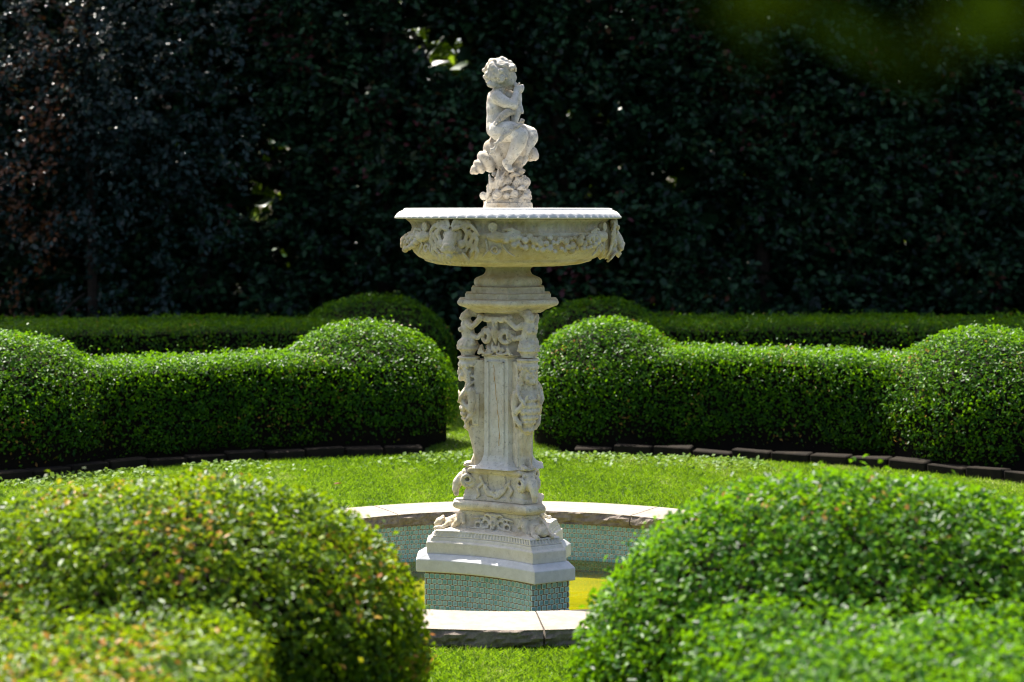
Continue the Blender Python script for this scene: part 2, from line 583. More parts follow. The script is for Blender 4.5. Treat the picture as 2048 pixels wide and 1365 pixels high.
def place_tiles(slots, parent, limit):
    """slots: list of (x, y, z, rot). The first `limit` are separate tiles, the rest are one piece."""
    for (x, y, z, rz) in slots[:limit]:
        o = bpy.data.objects.new('tile', tile_me)
        COL.objects.link(o)
        o.parent = parent
        o.location = Vector((x, y, z)) - wloc(parent)
        o.rotation_euler = (random.uniform(-.03, .03), random.uniform(-.04, .04), rz + random.uniform(-.03, .03))
    rest = slots[limit:]
    if rest:
        tv = [v.co.copy() for v in tile_me.vertices]
        tf = [tuple(p.vertices) for p in tile_me.polygons]
        tm = [p.material_index for p in tile_me.polygons]
        V, F, MI = [], [], []
        for (x, y, z, rz) in rest:
            b = len(V)
            mt = Matrix.Translation((x, y, z)) @ Matrix.Rotation(rz, 4, 'Z')
            V += [mt @ c for c in tv]
            F += [tuple(b + i for i in q) for q in tf]
            MI += tm
        me = pydata('tiles', V, F)
        me.materials.append(M['tile']); me.materials.append(M['tile_edge'])
        me.polygons.foreach_set('material_index', MI)
        o = link('tile_field', me, None, parent)
        o['kind'] = 'stuff'

slots = []
ntile = int(2 * PI * (wall_r) / TP)
for row in range(17):
    z = -0.006 - TP * (row + 0.1)
    if z < FLOOR_Z + 0.01:
        break
    for i in range(ntile):
        a = 2 * PI * (i + 0.5 * (row % 2)) / ntile
        x, y = wall_r * math.cos(a), wall_r * math.sin(a)
        slots.append((x, y, z, a - PI / 2))
def vis_key(s):
    a = math.atan2(s[1], s[0])
    px = 1016 + s[0] * 3800 / (9.5 + s[1])
    vis = s[1] > 0 and s[2] > -0.33 and (1085 < px < 1300 or 745 < px < 925)
    return (0 if vis else 1, -s[2] if vis else abs(a - PI / 2))
slots.sort(key=vis_key)
place_tiles(slots, pool, 300)

# ------------------------------------------------------------------ fountain
fountain = thing('fountain', 'tall carved pale stone fountain with wide lion head bowl standing in the pool', 'fountain', (0, 0, FLOOR_Z))

def p3(r, w, c, z):
    return (plan3(r, w, c), z)
tb = link('tiled_base', loft([p3(.408, .206, .055, FLOOR_Z), p3(.408, .206, .055, 0.008)]), M['grout'], fountain)
# tiles round the base
fr, ot = [], []
base = plan3(.408, .206, .055, 40)
nb = len(base)
per = [(base[i], base[(i + 1) % nb]) for i in range(nb)]
def walk(seglist, keep_front):
    L = sum((b - a).length for a, b in seglist)
    n = int(L / TP)
    res = []
    for row in range(15):
        z = -0.012 - TP * row
        if z < FLOOR_Z + 0.01:
            break
        for i in range(n):
            t = (i + 0.5 + (0.22 if row % 2 else -0.22)) * L / n
            for a, b in seglist:
                l = (b - a).length
                if t <= l:
                    p = a.lerp(b, t / l)
                    dr = (b - a).normalized()
                    nrm = Vector((dr.y, -dr.x))
                    res.append((p.x, p.y, z, math.atan2(nrm.y, nrm.x) + PI / 2))
                    break
                t -= l
    return res
# corner chamfer i starts at index i*41; hollow side follows
for i in range(3):
    ch = [per[i * 41]]
    side = per[i * 41 + 1:i * 41 + 41]
    for sl, isf in ((ch, i == 1), (side, i == 0)):
        for s in walk(sl, isf):
            (fr if (isf and s[2] > -0.17) else ot).append(s)
place_tiles(fr + ot, tb, len(fr))

slab = link('marble_slab', loft([p3(.452, .226, .06, 0.009), p3(.455, .228, .06, 0.016), p3(.455, .228, .06, 0.070), p3(.412, .205, .058, 0.096), p3(.30, .2, .05, 0.097)]), M['slab'], fountain)
bevel(slab, .004)
pts = plan3(.455, .228, .06, 14)
# the joint where two lengths of slab meet on the hollow front
jp = pts[10]; jn = Vector((-.5, -.866))
jb = Blob()
jb.tube([(jp.x - .0 + .002 * k, jp.y + .004, .012 + .058 * k / 6) for k in range(7)], 0.0022, 6)
jb.tube([(jp.x + (0.018) * k / 4, jp.y + 0.004 + .05 * k / 4, .0705 + .026 * k / 4) for k in range(5)], 0.0022, 6)
jo = jb.build('joint', M['crack'], slab, .0016, 0)
pl = link('plinth', loft([p3(.404, .190, .055, 0.0955), p3(.404, .190, .055, 0.150), p3(.398, .188, .055, 0.155), p3(.388, .182, .053, 0.158), p3(.382, .180, .052, 0.168), p3(.378, .178, .052, 0.176), p3(.30, .15, .04, 0.178)]), M['plinth'], fountain)
bevel(pl, .003)
# fluted band above the plinth
fb = plan3(.372, .176, .05, 60)
L = len(fb)
rows = []
def flute_row(scale, z, amp):
    out = []
    acc = 0
    for i, p in enumerate(fb):
        q = fb[(i + 1) % L]
        acc += (q - p).length
        k = 1 - amp * (0.5 + 0.5 * math.cos(acc * 2 * PI / 0.0185))
        out.append(p * (scale * k))
    return out
fb2 = []
for i in range(3):
    pass
fine = []
for i, p in enumerate(plan3(.372, .176, .05, 60)):
    fine.append(p)
dense = []
for i in range(len(fine)):
    a, b = fine[i], fine[(i + 1) % len(fine)]
    n = max(1, int((b - a).length / 0.0045))
    for k in range(n):
        dense.append(a.lerp(b, k / n))
fb = dense
L = len(fb)
fl_me = loft([(flute_row(1.0, 0, 0.0), .1775), (flute_row(1.0, 0, 0.0), .183), (flute_row(1.0, 0, .030), .1835), (flute_row(.965, 0, .030), .203), (flute_row(.967, 0, 0), .2035), (flute_row(.955, 0, 0), .209)])
link('fluted_band', fl_me, M['plinth'], fountain)

# relief block with masks and vine scrolls, lions on its corners
rb = link('relief_block', loft([p3(.33, .15, .05, .208), p3(.275, .10, .04, .222), p3(.245, .085, .028, .25), p3(.235, .080, .02, .285), p3(.238, .085, .018, .302)]), M['stone'], fountain)
bevel(rb, .006)
b = Blob()
fy = -0.155      # canonical face, outward -Y
def F(x, z, o=0.0):
    # on the flaring face: further out lower down
    t = max(0, min(1, (z - .21) / .085))
    return (x, -0.133 - 0.020 * (1 - t) ** 2 - 1.3 * x * x - o, z)
for s in (-1, 1):
    b.ring(F(s * .045, .246), .019, .0065, (90, 0, 0), 12)
    b.ring(F(s * .083, .236), .017, .006, (90, 0, 0), 12)
    b.ring(F(s * .066, .262), .012, .005, (90, 0, 0), 10)
    b.tube([F(s * .028, .262), F(s * .05, .276), F(s * .085, .272), F(s * .12, .268)], [.006, .006, .005, .003])
    b.tube([F(s * .028, .228), F(s * .06, .222), F(s * .1, .222), F(s * .13, .217)], [.006, .006, .006, .003])
    b.tube([F(s * .02, .285, .006), F(s * .034, .292, .008), F(s * .052, .287, .006)], [.007, .007, .004])
    b.sph(F(s * .011, .262, .012), .007, (1, .7, 1))
    b.sph(F(s * .012, .246, .012), .009, (1, .7, 1))
b.sph(F(0, .256), .026, (.9, .7, 1.15))
b.sph(F(0, .252, .022), .007, (.8, 1, 1.6))
b.sph(F(0, .275, .008), .019, (1.2, .7, .6))
b.sph(F(0, .228, .008), .013, (1, .7, 1.3))
for k in range(-2, 3):
    b.sph(F(k * .011, .294 - abs(k) * .002, .010), .007)
relief = b.build('relief_carving', M['stone'], rb, .0035, 1)
relief.rotation_euler = (0, 0, R(-120 + 90)); turned(relief, 0); turned(relief, 120)

b = Blob()     # crouching corner lion, canonical facing -Y
b.tube([(0, -.235, .25), (0, -.28, .235), (0, -.315, .228)], [.036, .033, .027])
b.sph((0, -.338, .236), .027, (1.1, 1, 1))
b.sph((0, -.352, .228), .017, (1.1, 1.2, .8))
b.sph((0, -.225, .288), .02, (1.3, 1, 1))
for k in range(9):
    a = R(40 + k * 32.5)
    b.sph((.027 * math.cos(a), -.325, .238 + .027 * math.sin(a)), .009)
for s in (-1, 1):
    b.tube([(s * .026, -.29, .236), (s * .042, -.325, .217), (s * .040, -.362, .213)], [.016, .012, .011])
    b.tube([(s * .036, -.235, .27), (s * .05, -.25, .245), (s * .046, -.275, .216)], [.02, .018, .012])
    b.sph((s * .012, -.36, .24), .0045)
    b.tube([(s * .03, -.215, .295), (s * .05, -.225, .275), (s * .065, -.22, .245)], [.012, .014, .01])
lion = b.build('corner_lion', M['stone'], fountain, .004, 1, .0012, 60)
lion.rotation_euler = (0, 0, R(180 + 90)); turned(lion, -60); turned(lion, 60)

tm = link('torus_moulding', loft([p3(.236, .09, .016, .3025), p3(.240, .092, .016, .308), p3(.262, .105, .016, .314), p3(.272, .110, .016, .322), p3(.275, .112, .016, .333), p3(.270, .110, .016, .345), p3(.258, .104, .016, .352), p3(.235, .09, .014, .354)]), M['stone'], fountain)
bevel(tm, .008, 3, 25)

# ram block
rblk = link('ram_block', loft([p3(.225, .085, .012, .3545), p3(.222, .084, .012, .372), p3(.208, .08, .012, .385), p3(.19, .078, .014, .44), p3(.185, .08, .014, .485), p3(.200, .09, .010, .492), p3(.205, .092, .010, .506), p3(.19, .09, .01, .518)]), M['stone'], fountain)
bevel(rblk, .006)
b = Blob()     # ram head, canonical facing -Y
b.sph((0, -.215, .455), .035, (.95, 1.0, 1.15))
b.tube([(0, -.225, .465), (0, -.252, .435), (0, -.262, .400), (0, -.258, .378)], [.028, .025, .018, .013])
b.sph((0, -.262, .382), .012, (1.1, 1, .9))
b.sph((0, -.205, .492), .026, (1.5, 1, .7))
for s in (-1, 1):
    b.spiral((s * .036, -.20, .455), .036, .010, 1.35, .0155, .006, (0, s * 90, 0), 26, .018, -1 if s > 0 else 1, 90)
    b.sph((s * .018, -.246, .446), .0065)
    b.tube([(s * .012, -.17, .40), (s * .02, -.195, .385), (s * .01, -.2, .36)], [.03, .024, .018])
ram = b.build('ram_head', M['stone'], rblk, .004, 1, .001, 60)
ram.rotation_euler = (0, 0, R(180 + 90)); turned(ram, -60); turned(ram, 60)
b = Blob()     # garland hung between ram heads
rr = random.Random(3)
def G(x, z, o=0.0):
    return (x, -0.116 - o - .018 * max(0, min(1, (.44 - z) / .06)) - .8 * x * x, z)
for k in range(64):
    t = rr.uniform(-1, 1)
    z = .388 + .075 * t * t + rr.uniform(-.014, .014) * (1.2 - abs(t))
    b.sph(G(t * .085, z, .004), rr.uniform(.006, .0125), (1, .8, rr.uniform(.7, 1.2)))
for s in (-1, 1):
    b.tube([G(s * .085, .465), G(s * .075, .44), G(s * .1, .415), G(s * .085, .385), G(s * .1, .365)], [.004, .008, .009, .008, .004])
    b.tube([G(s * .05, .48), G(s * .056, .46), G(s * .045, .435)], .0045)
gar = b.build('garland', M['stone'], rblk, .004, 1)
gar.rotation_euler = (0, 0, R(-30)); turned(gar, 0); turned(gar, 120)

# shaft: six sided, flaring foot
SH = [(.205, .5185), (.198, .524), (.170, .533), (.150, .552), (.140, .58), (.136, .62), (.135, 1.062), (.139, 1.064), (.139, 1.070)]
sh = link('shaft', hexloft(SH), M['panel'], fountain)
bevel(sh, .004)
ap = .135 * .866
b = Blob()     # raised panel frame, canonical face -Y
def bar(b, x0, x1, z0, z1, o, d):
    b.box(((x0 + x1) / 2, -ap - o, (z0 + z1) / 2), (abs(x1 - x0), d, abs(z1 - z0)))
for w, o in ((.047, .003),):
    t = .007
    for s in (-1, 1):
        bar(b, s * w, s * (w - t), .566, 1.048, o, .008)
    bar(b, -w, w, .566, .572, o, .008)
    bar(b, -w, w, 1.042, 1.048, o, .008)
bm = b.bm
pf_me = bpy.data.meshes.new('panel_frame'); bm.to_mesh(pf_me); bm.free()
pf = link('panel_frame', pf_me, M['panel'], sh)
pf.rotation_euler = (0, 0, R(-30)); turned(pf, 0); turned(pf, 120)
# rust run and crack on the front panel
def on_panel(pts, w, name, mat, lift=.0012):
    v, f = [], []
    for i, (x, z) in enumerate(pts):
        ww = w[i] if isinstance(w, (list, tuple)) else w
        v += [(x - ww, -ap - lift, z), (x + ww, -ap - lift, z)]
        if i:
            k = 2 * i
            f.append((k - 2, k - 1, k + 1, k))
    me = pydata(name, v, f)
    o = link(name, me, mat, sh)
    o.rotation_euler = (0, 0, R(-30))
    return o
rr = random.Random(5)
pts, ws = [], []
for k in range(60):
    t = k / 59
    pts.append((-.016 + .034 * min(1, t * 1.3) + .0022 * math.sin(t * 31) + rr.uniform(-.0012, .0012), 1.03 - t * .40))
    ws.append(max(.0008, .0024 + .0040 * mnoise.noise(Vector((0, 0, t * 14))) ))
on_panel(pts, ws, 'rust_stain', M['rust'])
cpt = [(.028, .574), (.020, .570), (.012, .566), (.006, .557), (.001, .552), (-.004, .54), (-.006, .532)]
on_panel(cpt, .0016, 'crack', M['crack'], .0075)
# standing figures on the other three faces
b = Blob()
Y = lambda r: -r
b.sph((0, -.205, .985), .040, (.86, 1.02, 1.28))           # skull and face
b.sph((0, -.236, .955), .018, (.95, .8, .9))               # chin
b.sph((0, -.2475, .985), .0075, (.8, 1.1, 1.9))            # nose
b.sph((0, -.240, 1.004), .020, (1.2, .5, .5))              # brow
b.sph((0, -.2445, .966), .007, (1.5, .7, .6))              # mouth
for s in (-1, 1):
    b.sph((s * .017, -.2395, .990), .0058, (1.2, .6, .8))
    b.sph((s * .020, -.230, .970), .013)
    b.tube([(s * .022, -.226, 1.018), (s * .036, -.21, 1.0), (s * .040, -.2, .965), (s * .046, -.195, .935), (s * .05, -.20, .905)], [.011, .013, .012, .011, .008])
    for k in range(5):
        b.sph((s * (.034 + .004 * (k % 2)), -.205 + .014 * (k % 3), 1.012 - k * .022), .009)
    # shoulder, arm, forearm to the breast
    b.sph((s * .058, -.185, .893), .025, (1, 1, .9))
    b.tube([(s * .060, -.185, .893), (s * .068, -.180, .845), (s * .066, -.186, .800)], [.022, .019, .016])
    b.tube([(s * .066, -.186, .800), (s * .058, -.215, .825), (s * .038, -.236, .865)], [.015, .0125, .009])
    b.sph((s * .036, -.240, .872), .011, (.8, .7, 1.3))
    for k in range(4):
        b.tube([(s * (.030 + .004 * k), -.244, .878), (s * (.027 + .004 * k), -.247, .896 - .003 * k)], .0032, 6)
    # sleeve folds and hanging drapery at the sides
    for k in range(4):
        b.tube([(s * (.052 + .006 * k), -.150 - .010 * k, .88), (s * (.056 + .004 * k), -.150 - .010 * k, .80), (s * (.048 + .003 * k), -.150 - .008 * k, .73)], [.007, .008, .004], 6)
    b.tube([(s * .066, -.17, .80), (s * .064, -.19, .77), (s * .052, -.205, .745), (s * .04, -.20, .72)], [.012, .014, .012, .008])
    # snake over the shoulder
    b.tube([(s * .035, -.165, .945), (s * .055, -.19, .93), (s * .066, -.212, .90), (s * .062, -.235, .87), (s * .045, -.246, .84)], [.006, .009, .010, .009, .006])
    b.tube([(s * .016, -.178, .700), (s * .0155, -.165, .63), (s * .017, -.156, .58), (s * .019, -.168, .545)], [.023, .018, .015, .016])
    b.sph((s * .020, -.190, .532), .016, (.9, 1.8, .7))
    for k in range(4):
        b.sph((s * .020 + (k - 1.5) * .007, -.216, .529), .005)
    b.tube([(s * .034, -.162, .70), (s * .033, -.152, .62), (s * .036, -.148, .56)], [.008, .006, .006], 6)
# crown with fruit
b.cone((0, -.196, 1.020), (0, -.196, 1.066), .046, .052, 20)
b.ring((0, -.196, 1.030), .048, .007, (0, 0, 0), 20)
b.ring((0, -.196, 1.060), .052, .006, (0, 0, 0), 20)
for k in range(11):
    a = R(-90 + (k - 5) * 27)
    b.sph((.046 * math.cos(a), -.196 + .046 * math.sin(a), 1.018 + .006 * (k % 2)), .0105)
b.tube([(0, -.185, .945), (0, -.188, .915)], [.027, .03])
b.sph((0, -.182, .885), .055, (1.15, .72, .75))
b.tube([(0, -.182, .88), (0, -.188, .82), (0, -.185, .76), (0, -.182, .715)], [.048, .050, .042, .031])
for row, z, n, r0 in ((0, .866, 4, .0145), (1, .838, 4, .016), (2, .808, 4, .0165), (3, .780, 4, .015), (4, .756, 3, .013)):
    for k in range(n):
        x = (k - (n - 1) / 2) * (.026 if row < 3 else .021)
        b.sph((x, -.233 + abs(x) * .35 + (.012 if row == 4 else .004 * (row == 3)), z), r0)
for k in range(9):
    a = R(-170 + k * 20)
    b.sph((.030 * math.cos(a), -.178 + .034 * math.sin(a), .712 + .004 * (k % 2)), .0105)
b.ring((0, -.176, .722), .033, .007, (0, 0, 0), 18)
b.ring((0, -.174, .700), .030, .006, (0, 0, 0), 18)
b.box((0, -.138, .79), (.085, .06, .52))
b.box((0, -.14, .60), (.055, .04, .14))
b.sph((0, -.166, .521), .05, (1, 1.2, .16))
cary = b.build('standing_figure', M['stone'], fountain, .0032, 0, .0005, 70)
cary.rotation_euler = (0, 0, R(180 + 90)); turned(cary, -60); turned(cary, 60)

# capital: core, fruit baskets with winged busts on the corners, scrolls between
cap = link('capital', hexloft([(.150, 1.0705), (.152, 1.080), (.128, 1.084), (.120, 1.12), (.120, 1.22), (.125, 1.262), (.14, 1.292)]), M['stone'], fountain)
bevel(cap, .004)
b = Blob()
rr = random.Random(9)
b.cone((0, -.2, 1.072), (0, -.2, 1.105), .030, .050, 18)
b.cone((0, -.2, 1.070), (0, -.2, 1.078), .034, .034, 18)
b.ring((0, -.2, 1.106), .050, .008, (0, 0, 0), 20)
b.sph((0, -.2, 1.125), .052, (1, 1, .75))
for k in range(40):
    a = rr.uniform(0, 2 * PI); e = rr.uniform(0, 1)
    b.sph((.048 * math.cos(a) * (1 - .5 * e * e), -.2 + .048 * math.sin(a) * (1 - .5 * e * e), 1.118 + .042 * e), rr.uniform(.008, .012))
# bust leaning under the cornice
b.tube([(0, -.195, 1.155), (0, -.200, 1.19), (0, -.205, 1.225)], [.032, .034, .032])
b.sph((0, -.206, 1.205), .036, (1, .85, 1))
for s in (-1, 1):
    b.sph((s * .016, -.236, 1.200), .014)
    b.tube([(s * .034, -.198, 1.23), (s * .054, -.18, 1.215), (s * .068, -.155, 1.235), (s * .085, -.135, 1.262)], [.017, .014, .013, .016])
    b.tube([(s * .03, -.175, 1.17), (s * .05, -.15, 1.16), (s * .06, -.125, 1.185)], [.014, .012, .01])
b.sph((0, -.212, 1.262), .027, (1, 1.05, 1.15))
b.sph((0, -.236, 1.256), .009)
b.sph((0, -.2, 1.276), .027, (1.15, 1.1, .7))
b.tube([(0, -.16, 1.29), (0, -.20, 1.285)], [.03, .02])
busts = b.build('basket_bust', M['stone'], cap, .0036, 0, .0010, 60)
busts.rotation_euler = (0, 0, R(180 + 90)); turned(busts, -60); turned(busts, 60)
b = Blob()
def K(x, z, o=0.0):
    return (x, -.108 - o, z)
for s in (-1, 1):
    b.ring(K(s * .055, 1.168, .012), .026, .0125, (90, 0, s * 25), 16)
    b.ring(K(s * .082, 1.175, .0), .020, .010, (90, 0, s * 55), 12, 0, 300)
    b.tube([K(s * .030, 1.165, .012), K(s * .024, 1.19, .018), K(s * .040, 1.205, .014), K(s * .07, 1.205, .008)], [.010, .010, .009, .006])
    b.tube([K(s * .012, 1.262, .026), K(s * .035, 1.250, .022), K(s * .062, 1.256, .018), K(s * .085, 1.268, .02)], [.010, .012, .014, .010])
    b.sph(K(s * .088, 1.266, .022), .014)
    b.sph(K(s * .052, 1.262, .016), .022, (1.4, .8, .6))
    b.tube([K(s * .018, 1.14, .012), K(s * .020, 1.12, .016), K(s * .012, 1.10, .018)], [.005, .006, .004])
    b.spiral(K(s * .038, 1.103, .020), .014, .004, 1.2, .006, .004, (90, 0, 0), 14, 0, s)
    for k in range(5):
        a = R(90 - s * (20 + 22 * k))
        b.tube([K(s * .066, 1.092, .024), K(s * .066 + .026 * math.cos(a) * .9, 1.092 + .026 * math.sin(a), .026)], [.004, .006], 6)
    b.tube([K(s * .012, 1.088, .026), K(s * .04, 1.083, .030), K(s * .075, 1.09, .026), K(s * .1, 1.085, .02)], [.006, .007, .006, .005])
b.tube([K(0, 1.235, .014), K(0, 1.20, .022), K(0, 1.165, .018), K(0, 1.135, .010)], [.012, .019, .015, .006])
b.sph(K(0, 1.250, .024), .018, (1.1, .9, 1.1))
b.sph(K(0, 1.236, .038), .008, (1, 1, 1.5))
b.sph(K(0, 1.108, .014), .018, (1.2, .7, 1))
scroll = b.build('scroll_carving', M['stone'], cap, .0036, 0, .0006, 60)
scroll.rotation_euler = (0, 0, R(-30)); turned(scroll, 0); turned(scroll, 120)

cor = link('cornice', hexloft([(.185, 1.288), (.205, 1.296), (.212, 1.303), (.240, 1.312), (.252, 1.318), (.280, 1.326), (.288, 1.336), (.289, 1.345), (.283, 1.353), (.250, 1.356)]), M['stone'], fountain)
bevel(cor, .010, 3, 35)
st = link('cornice_step', hexloft([(.245, 1.3555), (.245, 1.384)]), M['bowl'], fountain); bevel(st, .004)
st2 = link('cornice_step', hexloft([(.209, 1.3835), (.209, 1.4155)]), M['bowl'], fountain); bevel(st2, .004)

# neck with leaf carved torus
def neckmod(r, z, a, j):
    if 2 <= j <= 7:
        return r * (1 + .018 * math.cos(a * 30) * math.sin(PI * (j - 1) / 7.5))
    return r
nk = lathe([(.160, 1.4150), (.163, 1.420), (.168, 1.425), (.169, 1.438), (.165, 1.450), (.156, 1.459), (.142, 1.466), (.130, 1.470), (.120, 1.478), (.113, 1.490), (.112, 1.500), (.117, 1.507), (.123, 1.510), (.123, 1.520)], 240, neckmod)
smooth(nk)
link('neck', nk, M['bowl'], fountain)

# bowl
def bowlmod(r, z, a, j):
    if z < 1.545 and r > .16:          # gadroon leaves below
        return r * (1 + .010 * math.cos(a * 28))
    if 1.690 < z < 1.742 and r > .42:     # fluted neck under the rim
        return r * (1 + .009 * math.cos(a * 90))
    return r
bp = [(.12, 1.517), (.20, 1.5165), (.29, 1.520), (.36, 1.528), (.41, 1.542), (.418, 1.547), (.418, 1.551), (.445, 1.562), (.470, 1.585), (.485, 1.612), (.492, 1.640), (.496, 1.662), (.502, 1.670), (.506, 1.678), (.502, 1.686), (.488, 1.690), (.480, 1.696), (.476, 1.708), (.478, 1.722), (.488, 1.736), (.505, 1.746), (.512, 1.752)]
bo = lathe(bp, 660, bowlmod)
smooth(bo)
bowl = link('bowl', bo, M['bowl'], fountain)
def rimmod(r, z, a, j):
    if 2 <= j <= 4:
        return r + .0010 * math.cos(a * 72)
    return r
rp = [(.50, 1.752), (.548, 1.753), (.561, 1.754), (.5655, 1.759), (.562, 1.766), (.557, 1.776), (.545, 1.787), (.527, 1.795), (.521, 1.797), (.521, 1.803), (.510, 1.806), (.490, 1.806), (.475, 1.800), (.42, 1.765), (.2, 1.758), (.0001, 1.758)]
rim = lathe(rp, 576, rimmod)
smooth(rim)
rimo = link('rim', rim, M['rim'], bowl)
b = Blob()     # run of egg mouldings round the rim edge
for k in range(72):
    a = 2 * PI * k / 72
    mt = Matrix.Rotation(a, 4, 'Z')
    c = mt @ Vector((.5655, 0, 1.7590))
    b.sph(c, .0065, (.35, 1, .8), (0, 0, math.degrees(a)), 1)
em = bpy.data.meshes.new('egg_moulding'); b.bm.to_mesh(em); b.bm.free(); smooth(em)
link('egg_moulding', em, M['rim'], bowl)

b = Blob()     # lion head, canonical facing -Y, on the bowl side
yb = -.492
b.sph((0, yb + .012, 1.655), .090, (1.12, .45, 1.12))
b.sph((0, yb - .040, 1.676), .046, (1.0, .70, 1.0))
b.tube([(0, yb - .062, 1.672), (0, yb - .092, 1.640), (0, yb - .100, 1.622)], [.030, .029, .026])      # nose bridge, muzzle
b.sph((0, yb - .121, 1.630), .0125, (1.35, .8, .8))          # nose tip
b.sph((0, yb - .088, 1.590), .020, (.95, 1, .8))             # lower jaw
for s in (-1, 1):
    b.sph((s * .016, yb - .104, 1.612), .020, (.95, .9, .85))    # cheeks of the muzzle
    b.sph((s * .042, yb - .052, 1.636), .020)
    b.sph((s * .027, yb - .078, 1.706), .020, (1.2, .7, .55), (0, s * -22, 0))   # brow
    b.sph((s * .026, yb - .072, 1.681), .0075, (1.2, .7, .8))
    b.sph((s * .060, yb - .030, 1.728), .018, (1, .6, 1))           # ear
    b.ring((s * .060, yb - .042, 1.728), .013, .005, (90, 0, 0), 10)
    # locks of the mane, combed out from the face in separate curls
    for k in range(4):
        x0 = .010 + .021 * k
        b.tube([(s * x0 * .7, yb - .074 + .006 * k, 1.714 - .004 * k), (s * (x0 + .008), yb - .066 + .006 * k, 1.740 - .007 * k), (s * (x0 + .028), yb - .040, 1.742 - .015 * k), (s * (x0 + .040), yb - .024, 1.728 - .018 * k)], [.007, .0095, .0085, .004], 7)
    for k in range(3):
        x0 = .056 + .019 * k
        z0 = 1.706 - .012 * k
        b.tube([(s * x0, yb - .056 + .009 * k, z0), (s * (x0 + .012), yb - .048 + .009 * k, z0 - .026), (s * (x0 + .001), yb - .046 + .010 * k, z0 - .054), (s * (x0 + .010), yb - .036 + .010 * k, z0 - .080), (s * (x0 - .006), yb - .032 + .010 * k, z0 - .104), (s * (x0 - .016), yb - .026 + .008 * k, z0 - .122)], [.0075, .010, .0095, .009, .008, .004], 7)
    for k in range(3):
        b.tube([(s * (.020 + .017 * k), yb - .070, 1.586 + .004 * k), (s * (.030 + .018 * k), yb - .052, 1.566), (s * (.022 + .018 * k), yb - .040, 1.548)], [.008, .009, .004], 7)
b.sph((0, yb - .030, 1.602), .050, (1, 1, .9))
b.cone((0, yb - .09, 1.585), (0, yb - .112, 1.574), .014, .012, 12)
lh = b.build('lion_head', M['bowl'], bowl, .0032, 0, .0005, 60)
for v in lh.data.vertices:
    if v.co.y < yb:
        v.co.y = yb + (v.co.y - yb) * .72
    if v.co.z < 1.60:
        v.co.y += (1.60 - v.co.z) * .45
    v.co.x *= 1.22
    v.co.z = 1.662 + (v.co.z - 1.662) * 1.08
lh.data.update()
lh.rotation_euler = (0, 0, R(-30)); turned(lh, 0); turned(lh, 120)

b = Blob()     # fruit garland between the lion heads (canonical centre -Y)
rr = random.Random(21)
def B(t, z, o):
    a = R(-90 + t)
    r = .492 + o
    return (r * math.cos(a), r * math.sin(a), z)
done = []
for k in range(900):
    t = rr.uniform(-31, 31)
    q = 1 - (t / 34) ** 2
    zc = 1.662 - .030 * q
    z = zc + rr.uniform(-.036, .032) * (.45 + .55 * q)
    rad = rr.uniform(.011, .021)
    p = Vector(B(t, z, .012 + .022 * q * (1 - abs(z - zc) / .06)))
    if any((p - p2).length < .80 * (rad + r2) for p2, r2 in done):
        continue
    done.append((p, rad))
    b.sph(p, rad, (1, 1, rr.uniform(.85, 1.15)), sub=3)
    if rr.random() < .3:
        n = Vector((p.x, p.y, -.15)).normalized()
        b.ring(p + n * rad * .9, rad * .35, .003, (90, 0, t), 8)
for s in (-1, 1):
    b.tube([B(s * 31, 1.668, .008), B(s * 36, 1.668, .014), B(s * 40, 1.672, .006)], [.022, .028, .018])
    for k in range(4):
        b.tube([B(s * 33, 1.70 - .02 * k, .008), B(s * (28 - k), 1.705 - .016 * k, .016), B(s * (23 - k), 1.69 - .012 * k, .012)], [.005, .009, .004], 6)
    b.sph(B(s * 38, 1.715, .006), .022, (1, .8, .9)); b.ring(B(s * 38, 1.715, .018), .018, .006, (90, 0, s * 38), 12)
    b.spiral(B(s * 37, 1.608, .002), .026, .008, 1.1, .007, .005, (90, 0, s * 37), 18, 0, s)
    b.tube([B(s * 33, 1.63, .004), B(s * 30, 1.595, .004), B(s * 26, 1.575, .0)], [.008, .007, .004], 6)
    b.tube([B(s * 42, 1.65, .004), B(s * 41, 1.60, .004), B(s * 44, 1.575, .0)], [.008, .008, .004], 6)
fg = b.build('fruit_garland', M['bowl'], bowl, .0030, 0)
fg.rotation_euler = (0, 0, R(-60 + 90)); turned(fg, 180); turned(fg, 60)

# ------------------------------------------------------------------ statue on the bowl
statue = thing('cherub_statue', 'pale stone statue of a curly haired child sitting on a large shell, blowing a horn', 'statue', (0, 0, 1.757))
def S(zx, zy, y=0.0):
    return Vector(((zx - 546) / 1606, y, 1.785 + (1345 - zy) / 1606))

b = Blob()        # the child: one continuous body
b.sph(S(462, 672), .060, (1.0, 1.1, .95))
b.sph(S(475, 600), .059, (1.0, 1.08, 1.05))
b.sph(S(452, 515), .052, (.98, 1.15, 1.15))
b.sph(S(452, 440), .050, (.95, 1.3, .95))
b.tube([S(425, 640), S(415, 560), S(412, 480), S(425, 410)], [.035, .026, .026, .028])
b.tube([S(462, 400), S(478, 340)], [.033, .031])
b.sph(S(488, 232), .074, (1.0, .96, 1.02))                 # skull
b.sph(S(535, 268), .052, (1, 1.05, 1.05))                  # face mass
for s in (-1, 1):
    b.sph(S(557, 302, s * .030), .026, (1, .9, .9))        # round cheeks
    b.sph(S(586, 238, s * .024), .014, (.6, 1.3, .45))     # brow
    b.sph(S(586, 258, s * .024), .0085, (.7, 1.3, .8))     # eyelids
    b.sph(S(500, 280, s * .073), .017, (.9, .45, 1.35))    # ears
    b.ring(S(500, 280, s * .079), .012, .0035, (90, 0, 0), 10)
b.tube([S(592, 240), S(604, 268)], [.008, .0105])           # nose
b.sph(S(584, 308), .0125, (1, 1.3, .6))
b.sph(S(578, 318), .011, (1, 1.2, .6))
b.sph(S(566, 340), .018, (1, 1.1, .8))                      # chin
